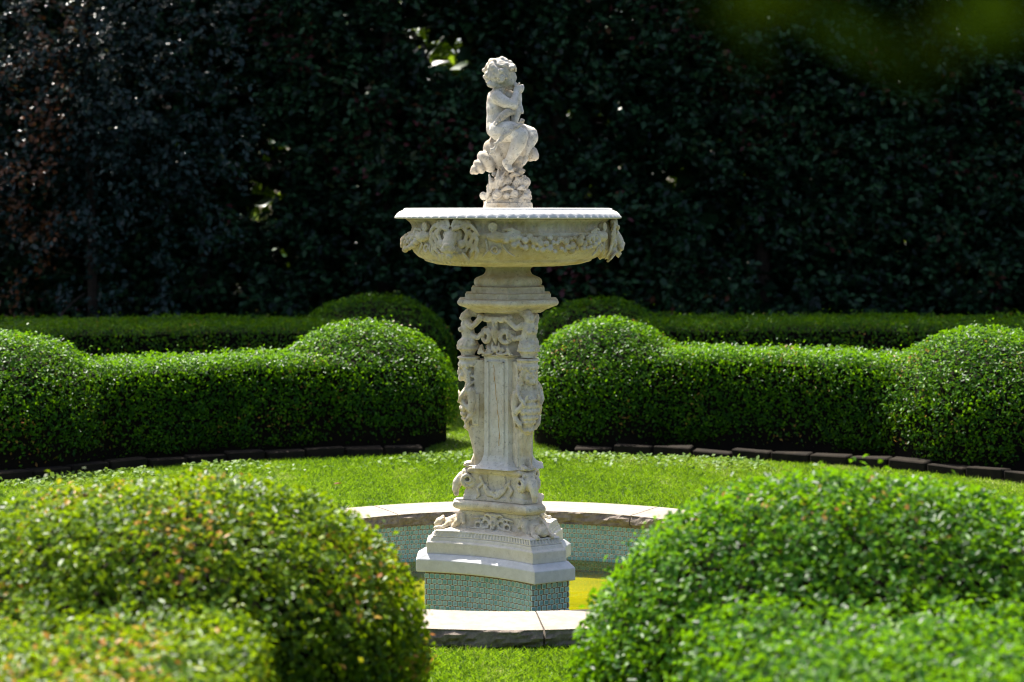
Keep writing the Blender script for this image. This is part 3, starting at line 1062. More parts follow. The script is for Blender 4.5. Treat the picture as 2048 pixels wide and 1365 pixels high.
# near arm, bent up to the mouth
b.tube([S(462, 425, -.062), S(520, 470, -.084), S(588, 492, -.084)], [.033, .030, .026])
b.tube([S(588, 492, -.084), S(604, 440, -.062), S(612, 395, -.040)], [.026, .022, .017])
b.tube([S(475, 425, .062), S(560, 460, .075), S(612, 480, .06)], [.032, .030, .026])
b.tube([S(480, 380, .03), S(560, 410, .04), S(610, 420, .03)], [.03, .03, .024])
b.tube([S(612, 492, .07), S(628, 440, .052), S(632, 385, .034)], [.024, .021, .016])
# hands round the horn
b.sph(S(613, 368, -.030), .019, (.9, .7, 1.15))
b.sph(S(634, 360, .028), .019, (.9, .7, 1.15))
for s, cx, cy in ((-1, 613, 366), (1, 634, 356)):
    for k in range(4):
        zy = cy - 34 + 17 * k
        ln = (26, 32, 30, 22)[k]
        b.tube([S(cx + 6, zy + 6, s * .034), S(cx + 6 + ln * .7, zy, s * .027), S(cx + 6 + ln, zy + 2, s * .008), S(cx + ln * .75, zy + 4, -s * .004)], [.0068, .0062, .0055, .005], 6)
    b.tube([S(cx - 4, cy - 10, s * .030), S(cx - 12, cy - 36, s * .020), S(cx + 4, cy - 52, s * .008)], [.008, .007, .006], 6)
# near leg
b.tube([S(480, 690, -.050), S(560, 700, -.080), S(645, 735, -.100)], [.056, .053, .041])
b.tube([S(645, 735, -.100), S(628, 800, -.110), S(588, 880, -.112), S(546, 955, -.108)], [.041, .039, .030, .021])
b.tube([S(530, 950, -.105), S(548, 985, -.112), S(568, 1008, -.120)], [.021, .020, .015])
for k in range(5):
    b.sph(S(556 + 7 * k, 1020 - abs(k - 3) * 2, -.134 + .007 * k), .0072 if k else .009, (1, 1.2, .9))
# far leg, knee drawn forward
b.tube([S(500, 690, .050), S(620, 690, .060), S(728, 712, .045)], [.056, .048, .036])
b.tube([S(728, 712, .045), S(740, 745, .03), S(712, 810, .01), S(690, 870, .0)], [.036, .033, .027, .022])
b.tube([S(688, 880, .008), S(680, 920, -.005), S(668, 950, -.015)], [.022, .019, .014])
for k in range(5):
    b.sph(S(662 + 3 * k, 962, -.030 + .008 * k), .006)
body = b.build('child_figure', M['statue'], statue, .004, 2, .0006, 60)

b = Blob()        # curls
rr = random.Random(4)
hc = S(474, 224)
b.sph(S(474, 226), .068, (.98, .98, .98))
for k in range(120):
    u = rr.uniform(-1, 1); a = rr.uniform(0, 2 * PI)
    d = Vector((math.sqrt(1 - u * u) * math.cos(a), math.sqrt(1 - u * u) * math.sin(a), u))
    if d.x > .80 or (d.x > .50 and d.z < -.05) or d.z < -.92:
        continue
    p = hc + Vector((d.x * .070, d.y * .073, d.z * .066))
    r = rr.uniform(.012, .019)
    if rr.random() < .6:
        q = d.to_track_quat('Z', 'Y').to_euler()
        b.ring(p, r * .9, r * .40, [math.degrees(x) for x in q], 9)
    else:
        b.sph(p, r, (1, 1, rr.uniform(.7, 1.3)))
for k in range(7):
    b.sph(S(400 + 14 * k, 322 + 6 * (k % 2), -.050 + .004 * k), .016)
    b.sph(S(560 + rr.uniform(-18, 18), 180 + rr.uniform(-16, 16), -.06 + .02 * k), .015)
    b.ring(S(600, 185 + rr.uniform(-10, 10), -.045 + .015 * k), .011, .006, (0, 60, 0), 8)
b.build('hair', M['statue'], statue, .0034, 0)

b = Blob()        # horn held at the mouth, its bell low at the right
b.tube([S(588, 312), S(612, 345), S(628, 400), S(625, 470, -.01), S(612, 545, -.02), S(600, 610, -.03)], [.009, .014, .018, .021, .026, .020])
b.tube([S(628, 470, -.012), S(645, 515, -.02), S(662, 548, -.03)], [.017, .015, .009])
b.ring(S(612, 345), .014, .004, (0, 30, 0), 10)
b.build('horn', M['statue'], statue, .004, 1)

b = Blob()        # fish tail drapery across the side and lap
b.tube([S(418, 668, -.066), S(455, 635, -.080), S(500, 585, -.088), S(548, 548, -.088), S(585, 545, -.072)], [.007, .015, .021, .022, .016])
for k in range(5):
    b.tube([S(440 + 22 * k, 655 - 22 * k, -.090), S(462 + 20 * k, 640 - 22 * k, -.106)], [.003, .005], 6)
rr = random.Random(14)
path = [(660, 610), (645, 650), (610, 668), (590, 690), (545, 715), (505, 745), (475, 780), (445, 815), (425, 860), (415, 890)]
for i in range(len(path) - 1):
    for k in range(9):
        t = rr.random()
        x = path[i][0] + (path[i + 1][0] - path[i][0]) * t + rr.uniform(-16, 16)
        z = path[i][1] + (path[i + 1][1] - path[i][1]) * t + rr.uniform(-10, 10)
        yy = -.118 - .012 * math.sin(i / 9 * PI) + (.05 if i > 6 else 0) * 0 + (-.0)
        b.sph(S(x, z, yy), rr.uniform(.005, .010))
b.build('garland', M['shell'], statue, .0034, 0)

b = Blob()        # great spiral shell under the child
A0, A1 = S(560, 800, .055), S(275, 1010, -.01)
ax = (A1 - A0).normalized()
def wh(t, r, sc=.62):
    p = A0.lerp(A1, t)
    q = ax.to_track_quat('Z', 'Y').to_euler()
    b.sph(p, r, (1, 1, sc), [math.degrees(x) for x in q], 3)
wh(.10, .100, .8); wh(.38, .086, .60); wh(.66, .062, .56); wh(.86, .040, .58); wh(.98, .026, .75); wh(1.05, .014, 1)
b.tube([S(580, 810), S(640, 850, .02), S(700, 870, .03)], [.08, .056, .040])
b.sph(S(738, 878, .02), .036, (.85, 1.1, 1.1), (0, 20, 0))
b.sph(S(762, 892, .015), .022, (1, 1.3, 1.2))
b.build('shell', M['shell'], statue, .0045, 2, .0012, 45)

b = Blob()        # flowery rock base
b.cone(S(546, 1330), S(546, 1268), .126, .122, 28)
b.sph(S(546, 1262), .118, (1.0, .95, .50))
b.sph(S(542, 1180), .092, (1, .95, .9))
b.sph(S(552, 1095), .070, (1, 1, 1))
b.sph(S(575, 1010), .058, (1, 1, 1))
b.sph(S(595, 930), .056, (1, 1, 1))
rr = random.Random(31)
for (x, z, y, r) in ((462, 1205, -.105, .026), (685, 1105, -.085, .028), (545, 1092, -.090, .022), (700, 1195, -.085, .022), (615, 1110, -.095, .019), (350, 1215, -.05, .022), (600, 1195, -.112, .018), (535, 1215, -.115, .017), (640, 1020, -.075, .020), (590, 1000, -.085, .014)):
    b.rose(S(x, z, y), r, (90 + rr.uniform(-20, 20), rr.uniform(-15, 15), (x - 546) * .14))
for (x0, z0, x1, z1, x2, z2, y) in ((430, 1150, 462, 1080, 470, 995, -.080), (455, 1160, 492, 1090, 525, 1020, -.088), (405, 1180, 412, 1110, 395, 1040, -.070), (370, 1240, 395, 1180, 385, 1120, -.060), (500, 1170, 545, 1150, 590, 1160, -.108), (625, 1160, 660, 1150, 690, 1170, -.100), (640, 1240, 680, 1215, 725, 1235, -.095), (560, 1060, 600, 1040, 640, 1050, -.085), (650, 1130, 620, 1080, 610, 1060, -.085)):
    b.tube([S(x0, z0, y), S(x1, z1, y - .01), S(x2, z2, y)], [.008, .013, .004], 8)
    b.tube([S(x0 + 8, z0, y - .006), S(x1 + 8, z1, y - .016), S(x2 + 3, z2, y - .004)], [.004, .005, .003], 6)
for k in range(90):
    a = rr.uniform(0, 2 * PI); h = rr.random()
    rad = .118 - .045 * h
    b.sph((rad * math.cos(a), rad * math.sin(a) * .95, 1.835 + .16 * h), rr.uniform(.008, .016), (1, 1, .8))
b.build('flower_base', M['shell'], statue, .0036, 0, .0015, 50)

# ------------------------------------------------------------------ leaves
def leaves_mesh(name, P, Nn, D, L, W, tint, fold=0.25):
    n = len(P)
    D = D - Nn * np.sum(D * Nn, 1)[:, None]
    D /= np.linalg.norm(D, axis=1)[:, None] + 1e-9
    Sd = np.cross(Nn, D)
    L = L[:, None]; W = W[:, None]
    v = np.empty((n, 4, 3), np.float32)
    v[:, 0] = P
    v[:, 1] = P + D * L * .55 + Sd * W * .5 + Nn * W * fold
    v[:, 2] = P + D * L
    v[:, 3] = P + D * L * .55 - Sd * W * .5 + Nn * W * fold
    me = bpy.data.meshes.new(name)
    me.vertices.add(n * 4)
    me.vertices.foreach_set('co', v.ravel())
    base = (np.arange(n) * 4)[:, None]
    tri = np.concatenate([base + np.array([[0, 1, 2]]), base + np.array([[0, 2, 3]])], 1).ravel().astype(np.int32)
    me.loops.add(n * 6)
    me.loops.foreach_set('vertex_index', tri)
    me.polygons.add(n * 2)
    me.polygons.foreach_set('loop_start', np.arange(0, n * 6, 3, dtype=np.int32))
    me.update(calc_edges=True)
    at = me.attributes.new('tint', 'FLOAT', 'POINT')
    at.data.foreach_set('value', np.repeat(tint.astype(np.float32), 4))
    return me

def unit(a):
    return a / (np.linalg.norm(a, axis=1)[:, None] + 1e-9)

def mesh_arrays(me):
    me.calc_loop_triangles()
    v = np.empty(len(me.vertices) * 3); me.vertices.foreach_get('co', v); v = v.reshape(-1, 3)
    n = np.empty(len(me.vertices) * 3); me.vertices.foreach_get('normal', n); n = n.reshape(-1, 3)
    t = np.empty(len(me.loop_triangles) * 3, np.int32); me.loop_triangles.foreach_get('vertices', t)
    return v, n, t.reshape(-1, 3)

def sample(me, count, weight=None):
    v, nn, t = mesh_arrays(me)
    a, b_, c = v[t[:, 0]], v[t[:, 1]], v[t[:, 2]]
    ar = np.linalg.norm(np.cross(b_ - a, c - a), axis=1)
    if weight is not None:
        ar = ar * weight((a + b_ + c) / 3, unit(nn[t[:, 0]] + nn[t[:, 1]] + nn[t[:, 2]]))
    ar /= ar.sum()
    k = rng.choice(len(t), count, p=ar)
    u = rng.random(count); w = rng.random(count)
    fl_ = u + w > 1
    u[fl_] = 1 - u[fl_]; w[fl_] = 1 - w[fl_]
    p = a[k] + (b_[k] - a[k]) * u[:, None] + (c[k] - a[k]) * w[:, None]
    q = unit(nn[t[k, 0]] * (1 - u - w)[:, None] + nn[t[k, 1]] * u[:, None] + nn[t[k, 2]] * w[:, None])
    return p, q

def vnoise(p, s, seed=0.0):
    """cheap smooth pseudo-noise in -1..1 (sum of sines)"""
    x, y, z = p[:, 0] * s, p[:, 1] * s, p[:, 2] * s
    r = np.zeros(len(p))
    g = np.random.default_rng(int(seed * 7 + 1))
    for i in range(6):
        k = g.normal(size=3); k *= (0.6 + 0.5 * i) / np.linalg.norm(k)
        r += np.sin(k[0] * x + k[1] * y + k[2] * z + g.random() * 7) / (1 + .35 * i)
    return r / 3.0

def dome(b, x, y, rx, ry, top, h, p=2.0):
    """rounded drum of clipped box: upright sides, elliptical cap"""
    zc = top - h
    n, m = 40, 12
    v, f = [], []
    prof = [(0.90, 0.04), (.97, .12), (1.0, zc * .6)]
    for j in range(m):
        t = j / m * PI / 2
        prof.append((math.cos(t) ** (2 / p), zc + h * math.sin(t) ** (2 / p)))
    bm = b.bm
    rings = []
    for (k, z) in prof:
        rings.append([bm.verts.new((x + rx * k * math.cos(2 * PI * i / n), y + ry * k * math.sin(2 * PI * i / n), z)) for i in range(n)])
    for r0, r1 in zip(rings[:-1], rings[1:]):
        for i in range(n):
            bm.faces.new((r0[i], r0[(i + 1) % n], r1[(i + 1) % n], r1[i]))
    bm.faces.new(list(reversed(rings[0])))
    tp = bm.verts.new((x, y, top))
    for i in range(n):
        bm.faces.new((rings[-1][i], rings[-1][(i + 1) % n], tp))

def hedge_run(b, pts, hw, top, rnd=.07):
    bm = b.bm
    sec = [(-hw * .94, .05), (-hw, .2), (-hw, top - rnd), (-hw + rnd * .3, top - rnd * .3), (-hw + rnd, top), (hw - rnd, top), (hw - rnd * .3, top - rnd * .3), (hw, top - rnd), (hw, .2), (hw * .94, .05)]
    rings = []
    for i, p in enumerate(pts):
        a = Vector(pts[max(0, i - 1)]); c = Vector(pts[min(len(pts) - 1, i + 1)])
        d = (c - a).normalized()
        nrm = Vector((d.y, -d.x))
        rings.append([bm.verts.new((p[0] + nrm.x * s, p[1] + nrm.y * s, z)) for s, z in sec])
    for r0, r1 in zip(rings[:-1], rings[1:]):
        for i in range(len(sec)):
            k = (i + 1) % len(sec)
            bm.faces.new((r0[i], r0[k], r1[k], r1[i]))
    bm.faces.new(list(reversed(rings[0])))
    bm.faces.new(rings[-1])
    bmesh.ops.recalc_face_normals(bm, faces=bm.faces)

def arc_pts(c, r, a0, a1, n=16):
    return [(c[0] + r * math.cos(R(a0 + (a1 - a0) * i / n)), c[1] + r * math.sin(R(a0 + (a1 - a0) * i / n))) for i in range(n + 1)]

def make_hedge(label, builder, count, leaf, mat, loc, weight, seed, spread=.75, voxel=.045, bare=0.75, young=1.0):
    root = thing('box_hedge', label, 'hedge', loc, 'clipped box hedges round the lawn')
    b = Blob()
    builder(b)
    surf = b.build(None, None, None, voxel, 4)
    # gentle unevenness of the clipping
    n = len(surf.vertices)
    co = np.empty(n * 3); surf.vertices.foreach_get('co', co); co = co.reshape(-1, 3)
    no = np.empty(n * 3); surf.vertices.foreach_get('normal', no); no = no.reshape(-1, 3)
    co2 = co + no * (vnoise(co, 5, seed) * .016 + vnoise(co, 15, seed + 3) * .009)[:, None]
    surf.vertices.foreach_set('co', co2.ravel()); surf.update()
    P, Q = sample(surf, count, weight)
    # bare, twiggy patches low on the sides
    low = np.clip(1 - P[:, 2] / .42, 0, 1)
    patch = vnoise(P, 5.5, seed + 9)
    keep = rng.random(len(P)) > np.clip(low * 1.1 * (patch > -.1) * bare + low ** 2 * .35, 0, .90)
    P, Q, low, patch = P[keep], Q[keep], low[keep], patch[keep]
    n = len(P)
    depth = rng.random(n) ** 1.5 * .085
    lump = vnoise(P, 28, seed + 5) * .008
    P = P + Q * (lump - depth + .012)[:, None]
    stray = rng.random(n) < .022
    P[stray] += (Q[stray] * .7 + np.array([0, 0, .5])) * rng.uniform(.005, .055, stray.sum())[:, None]
    # leaves of one shoot lean the same way
    cell = np.floor(P / .05 + .35 * np.sin(P[:, [1, 2, 0]] * 37)).astype(np.int64)
    hsh = (cell[:, 0] * 73856093 ^ cell[:, 1] * 19349663 ^ cell[:, 2] * 83492791) % 4096
    shoot = unit(np.random.default_rng(seed).normal(size=(4096, 3)))[hsh]
    shade = np.random.default_rng(seed + 50).random(4096)[hsh]
    P = P - Q * (shade * .036)[:, None]
    nd = unit(rng.normal(size=(n, 3)) + shoot * .9)
    up = np.array([0, 0, 1.0])
    Nn = unit(Q * .9 + up * .25 + nd * spread)
    D = unit(Q * .7 + up * .5 + unit(rng.normal(size=(n, 3))) * .9)
    L = leaf * rng.uniform(.7, 1.3, n); W = L * rng.uniform(.5, .68, n)
    # young growth and dead sprigs come in clusters
    tint = rng.random(n) * .60 + shade * .26 + vnoise(P, 9, seed + 1) * .10
    cl = vnoise(P, 13, seed + 2) + vnoise(P, 4, seed + 6) * .5
    pick = rng.random(n) < np.clip((cl - .25 * (young < 1.5)) * .16 * young, 0, .30) * bare * 1.6
    tint[pick] = rng.uniform(.93, 1, pick.sum())
    pick = rng.random(n) < low ** .6 * .30 * np.clip(patch * 2, 0, 1)
    tint[pick] = rng.uniform(.97, 1, pick.sum())
    me = leaves_mesh('foliage', P, Nn, D, L, W, np.clip(tint, 0, 1))
    lf = link('foliage', me, mat, root)
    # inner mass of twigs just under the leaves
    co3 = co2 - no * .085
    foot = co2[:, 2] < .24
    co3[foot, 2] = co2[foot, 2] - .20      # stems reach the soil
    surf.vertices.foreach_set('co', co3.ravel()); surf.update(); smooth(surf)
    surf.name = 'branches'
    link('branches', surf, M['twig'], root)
    return root

def front_w(c, n):     # spend leaves where the camera can see them
    d = np.array([CAM.x, CAM.y, CAM.z]) - c
    d /= np.linalg.norm(d, axis=1)[:, None]
    f = np.sum(d * n, 1)
    return np.where(f > -.15, 1.0, .22)

def h_inner_left(b):
    dome(b, -1.14, 5.29, .735, .70, .955, .57)
    hedge_run(b, arc_pts((0.02, -.05), 5.25, 101, 134, 14), .43, .715)
    dome(b, -3.55, 3.92, .74, .72, .955, .57)
    hedge_run(b, [(-3.8, 4.0), (-5.2, 5.2), (-6.2, 6.2)], .43, .78)
def h_inner_right(b):
    dome(b, .76, 5.28, .66, .67, .975, .57)
    hedge_run(b, arc_pts((0.06, .0), 5.29, 82, 50, 14), .43, .745)
    dome(b, 3.46, 4.18, .80, .80, .965, .60)
    hedge_run(b, [(3.7, 4.4), (5.2, 5.6), (6.2, 6.4)], .43, .78)
def h_outer_left(b):
    dome(b, -1.36, 9.2, .82, .82, .985, .56)
    hedge_run(b, [(-1.2, 8.35), (-3, 8.3), (-5, 8.15), (-7, 7.9)], .85, .775)
def h_outer_right(b):
    dome(b, .86, 8.7, .74, .80, .975, .56)
    hedge_run(b, [(.9, 8.3), (3, 8.3), (5, 8.25), (7, 8.1)], .85, .80)
def h_front_left(b):
    dome(b, -1.035, -3.73, .805, .74, .955, .52, 2.5)
    hedge_run(b, [(-1.06, -4.1), (-1.04, -4.6), (-.98, -5.6)], .42, .705, .07)
    hedge_run(b, arc_pts((0, 0), 4.1, 250, 222, 8), .45, .72)
def h_front_right(b):
    dome(b, 1.085, -3.75, .885, .77, .985, .66, 2.2)
    hedge_run(b, [(1.0, -3.9), (1.03, -4.7), (1.06, -5.6)], .55, .735, .22)
    hedge_run(b, arc_pts((0, 0), 4.1, 290, 318, 8), .55, .78, .2)

make_hedge('box hedge behind the fountain on the left, low wall between two large domes', h_inner_left, 100000, .0275, M['box_leaf'], (-2.4, 4.9, 0), front_w, 1)
make_hedge('box hedge behind the fountain on the right, low wall between two large domes', h_inner_right, 100000, .0275, M['box_leaf'], (2.2, 5.0, 0), front_w, 2)
make_hedge('shaded far box hedge with one dome, left of the fountain before the dark trees', h_outer_left, 62000, .030, M['box_leaf'], (-3.5, 8.3, 0), front_w, 3)
make_hedge('shaded far box hedge with one dome, right of the fountain before the dark trees', h_outer_right, 62000, .030, M['box_leaf'], (3.5, 8.3, 0), front_w, 4)
make_hedge('blurred near hedge dome at lower left with orange tipped new leaves and lower step', h_front_left, 120000, .0235, M['box_leaf_new'], (-1.0, -4.3, 0), front_w, 5, .8, .035, .5, 3.0)
make_hedge('blurred near hedge dome at lower right, bright green and sunlit on its left flank', h_front_right, 124000, .024, M['box_leaf'], (1.0, -4.3, 0), front_w, 6, .8, .035, .5)

# ------------------------------------------------------------------ stone edging in front of the back hedges
def edging(label, a0, a1, loc):
    root = thing('stone_edging', label, 'edging', loc, 'stone edgings of the lawn')
    n = int(abs(a1 - a0) / 3.6)
    for i in range(n):
        s0 = a0 + (a1 - a0) * i / n; s1 = a0 + (a1 - a0) * (i + 1) / n
        s0, s1 = min(s0, s1) + .12, max(s0, s1) - .12
        r0, r1 = LAWN_R - .03 + random.uniform(-.012, .012), LAWN_R + .10
        h = .068 + random.uniform(-.016, .012)
        bm = bmesh.new()
        vs = []
        for z in (-.05, h):
            for (r, a) in ((r0, s0), (r0, s1), (r1, s1), (r1, s0)):
                vs.append(bm.verts.new((r * math.cos(R(a)), r * math.sin(R(a)), z + (random.uniform(-.009, .009) if z > 0 else 0))))
        for q in ((3, 2, 1, 0), (4, 5, 6, 7), (0, 1, 5, 4), (1, 2, 6, 5), (2, 3, 7, 6), (3, 0, 4, 7)):
            bm.faces.new([vs[k] for k in q])
        bmesh.ops.recalc_face_normals(bm, faces=bm.faces)
        bmesh.ops.bevel(bm, geom=bm.edges[:], offset=.008, segments=1, affect='EDGES')
        me = bpy.data.meshes.new('stone'); bm.to_mesh(me); bm.free()
        link('stone', me, M['edging'], root)
edging('dark stone kerb along the lawn at the foot of the left rear hedge', 98, 146, (-2.2, 4.2, 0))
edging('dark stone kerb along the lawn at the foot of the right rear hedge', 84, 36, (2.2, 4.2, 0))

# ------------------------------------------------------------------ tall dark trees behind
def leaf_cloud(n, cx, cy, cz, rx, ry, rz, size, seed, power=.55, front=0.0):
    """leaves gathered on drooping sprays through a crown"""
    g = np.random.default_rng(seed)
    ns = max(8, n // 26)
    d = unit(g.normal(size=(ns, 3)))
    rad = g.random(ns) ** power
    c = np.stack([cx + d[:, 0] * rad * rx, cy + d[:, 1] * rad * ry, cz + d[:, 2] * rad * rz], 1)
    out = unit(d + g.normal(size=(ns, 3)) * .5 + np.array([0, -.5, -.25]))
    k = g.integers(0, ns, n)
    t = g.random(n)[:, None]
    P = c[k] + out[k] * t * .42 + g.normal(size=(n, 3)) * .055
    Nn = unit(np.array([0, -.55, .75]) + g.normal(size=(n, 3)) * .55)
    D = unit(out[k] + g.normal(size=(n, 3)) * .6)
    L = size * g.uniform(.6, 1.3, n)
    return P, Nn, D, L, L * g.uniform(.5, .7, n), g.random(n)

def limb(bm, p0, p1, r0, r1, seg=8, bend=.15, n=5, seed=0):
    g = random.Random(seed)
    p0, p1 = Vector(p0), Vector(p1)
    off = Vector((g.uniform(-1, 1), g.uniform(-1, 1), g.uniform(-.3, .3))) * bend * (p1 - p0).length
    prev = None
    for i in range(n + 1):
        t = i / n
        c = p0.lerp(p1, t) + off * math.sin(PI * t)
        r = r0 + (r1 - r0) * t
        ring = [bm.verts.new((c.x + r * math.cos(2 * PI * k / seg), c.y + r * math.sin(2 * PI * k / seg), c.z)) for k in range(seg)]
        if prev:
            for k in range(seg):
                bm.faces.new((prev[k], prev[(k + 1) % seg], ring[(k + 1) % seg], ring[k]))
        prev = ring
    return prev

def sheet_cloud(n, x0, x1, y0, y1, z0, z1, size, seed, droop=-.2, per=22):
    """sprays of leaves filling a clipped, wall-like crown"""
    g = np.random.default_rng(seed)
    ns = max(8, n // per)
    c = np.stack([g.uniform(x0, x1, ns), y0 + (y1 - y0) * g.random(ns) ** 1.3, g.uniform(z0, z1, ns)], 1)
    out = unit(np.array([0, -.55, droop]) + g.normal(size=(ns, 3)) * np.array([1.0, .35, .35]))
    k = g.integers(0, ns, n)
    t = g.random(n)[:, None]
    P = c[k] + out[k] * t * .40 + g.normal(size=(n, 3)) * .035
    Nn = unit(np.array([0, -.55, .75]) + g.normal(size=(n, 3)) * .45)
    D = unit(out[k] + g.normal(size=(n, 3)) * .55)
    L = size * g.uniform(.6, 1.3, n)
    return [P, Nn, D, L, L * g.uniform(.5, .7, n), g.random(n)]

def cut_holes(X, hole, seed):
    keep = X[0][:, 2] > .03
    nz = vnoise(X[0], 9, seed)
    for (hx, hz, hr) in hole:
        # gaps as hollows running through the crown along y
        keep &= ((X[0][:, 0] - hx) ** 2 + (X[0][:, 2] - hz) ** 2) > (hr * 1.55) ** 2 * (1 + .6 * nz)
    return [a_[keep] for a_ in X]

def tree(name, label, x, y, h, rx, mat, n, size, seed, hole=(), top=4200, group='tall dark trees behind the hedges', zt=5.0):
    root = thing(name, label, 'tree', (x, y, 0), group)
    g = random.Random(seed)
    bm = bmesh.new()
    limb(bm, (x, y, -.05), (x + g.uniform(-.3, .3), y + g.uniform(-.1, .1), h * .85), .11, .03, 10, .02, 9, seed)
    for k in range(18):
        z = h * (.04 + .78 * k / 18)
        a = g.uniform(0, 2 * PI)
        limb(bm, (x, y, z), (x + rx * .85 * math.cos(a), y + .6 * math.sin(a), z + g.uniform(-.1, .8)), .035, .008, 6, .12, 5, seed * 31 + k)
    me = bpy.data.meshes.new('trunk'); bm.to_mesh(me); bm.free(); smooth(me)
    link('trunk', me, M['bark'], root)
    X1 = sheet_cloud(n, x - rx, x + rx, y - .75, y + .1, .0, 5.2, size, seed)
    X2 = sheet_cloud(9500, x - rx * 1.05, x + rx * 1.05, y + .15, y + .85, .0, 5.6, size * 2.8, seed + 60, -.2, 6)
    X3 = sheet_cloud(top, x - rx, x + rx, y - .5, y + .7, zt, h, size * 2.6, seed + 90, -.2, 6)
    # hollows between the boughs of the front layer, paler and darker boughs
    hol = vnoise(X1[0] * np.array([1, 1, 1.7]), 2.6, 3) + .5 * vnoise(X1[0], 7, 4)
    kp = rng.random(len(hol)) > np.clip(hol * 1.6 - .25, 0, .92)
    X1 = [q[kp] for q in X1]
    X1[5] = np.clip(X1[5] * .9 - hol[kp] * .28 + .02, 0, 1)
    X = [np.concatenate(q) for q in zip(X1, X2, X3)]
    X = cut_holes(X, hole, seed)
    link('crown', leaves_mesh('crown', *X[:5], X[5]), mat, root)
    return root

holes = [(-.62, 3.62, .19), (-.95, 3.75, .13), (.25, 3.3, .07), (-.3, 2.75, .06), (-3.9, 2.5, .11), (-4.4, 1.5, .10), (-3.5, 3.9, .10), (-1.2, 2.2, .07), (1.1, 2.9, .07), (-2.9, 1.95, .22), (-2.75, 2.5, .13), (-2.6, 1.3, .14), (-3.4, 1.6, .09), (1.95, 2.2, .14), (.93, 2.05, .09), (-1.45, .9, .09), (-2.0, 1.2, .08), (-1.1, 3.95, .12), (-3.1, 1.0, .10), (-2.2, .75, .08), (-1.65, 3.2, .08), (.35, 1.35, .07), (1.45, 3.1, .07), (2.9, 1.15, .08), (-4.1, 3.4, .09), (-3.0, 3.1, .08), (4.55, 1.4, .08), (-1.9, 4.2, .10)]
tl = ['tall dark leafy tree in deep shade behind the %s' % q for q in ('far left hedge corner', 'left hedge, lit through its gaps', 'statue, just left of the fountain', 'statue, just right of the fountain', 'right hedge, nearest the fountain', 'far right hedge corner', 'farthest left end of the hedges', 'farthest right end of the hedges')]
xs = [-5.9, -3.6, -1.5, .8, 3.0, 5.3, -8.2, 7.6]
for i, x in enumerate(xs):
    tree('leafy_tree', tl[i], x, 12.9 + .12 * (i % 2), 12.8 if i == 0 else 12.5 + .6 * (i % 3), 1.25, M['beech'], 27000 if i < 6 else 9000, .098 if i < 6 else .13, 40 + i, holes, 4200, zt=8.0 if i == 0 else 5.0)  # unseen gap in the first crown, shaped to let sun reach the copper tree

# copper leaved tree hanging in at the left, a step nearer
ct = thing('copper_tree', 'copper leaved tree with dry rusty leaves and pale glints at the left', 'tree', (-4.7, 11.5, 0))
bm = bmesh.new()
limb(bm, (-4.7, 11.9, -.05), (-4.9, 11.9, 5.2), .06, .03, 10, .03, 9, 5)
gq = random.Random(6)
for k in range(22):
    z = .7 + 4.2 * k / 22
    a = gq.uniform(PI * .9, 2.1 * PI)
    limb(bm, (-4.7, 11.5, z), (-4.7 + 1.7 * math.cos(a), 11.5 + .8 * math.sin(a), z + gq.uniform(-.5, .5)), .024, .006, 6, .16, 5, 900 + k)
me = bpy.data.meshes.new('trunk'); bm.to_mesh(me); bm.free(); smooth(me)
link('trunk', me, M['bark'], ct)
A = leaf_cloud(13000, -4.6, 11.4, 3.0, 1.75, .85, 2.6, .080, 77, .6)
rust = A[5] > .8
A[5][:] = A[5] * .8
near = vnoise(A[0], 2.2, 12) - np.clip(A[0][:, 0] + 5.0, 0, 9) * 1.6 - np.abs(A[0][:, 2] - 3.2) * .22
m_ = rng.random(len(near)) < np.clip(near + .25, 0, .75)
A[5][m_] = rng.uniform(.84, 1, m_.sum())
link('crown', leaves_mesh('crown', *A[:5], A[5]), M['copper'], ct)

# sunlit shrubs beyond
gsh = np.random.default_rng(5)
shl = ['bright green shrub glimpsed through leaf gaps %s' % q for q in ('at the far left edge', 'behind the copper leaved tree', 'left of the bowl', 'straight behind the statue', 'just right of the statue', 'above the right hedge wall', 'at the far right edge')]
for k, (x, y, h, w) in enumerate(((-7.2, 18.5, 6.8, 1.8), (-4.7, 17.9, 7.0, 1.8), (-2.6, 18.2, 7.2, 1.8), (-.4, 17.9, 7.0, 1.8), (1.8, 18.3, 6.8, 1.8), (4.0, 17.9, 6.8, 1.8), (6.4, 18.4, 6.8, 1.9))):
    root = thing('sunlit_shrub', shl[k], 'shrub', (x, y, 0), 'sunlit shrubs beyond the trees')
    bm = bmesh.new()
    for q in range(5):
        limb(bm, (x + .15 * math.cos(q), y + .15 * math.sin(q), -.05), (x + w * .6 * math.cos(q * 1.26), y + .8 * math.sin(q * 1.26), h * .75), .06, .015, 6, .1, 5, 300 + k * 9 + q)
    me = bpy.data.meshes.new('stems'); bm.to_mesh(me); bm.free()
    link('stems', me, M['bark'], root)
    A = leaf_cloud(12000, x, y, h / 2, w, 1.3, h / 2 + .2, .15, 600 + k, .6)
    link('crown', leaves_mesh('crown', *A[:5], A[5]), M['sunleaf'], root)

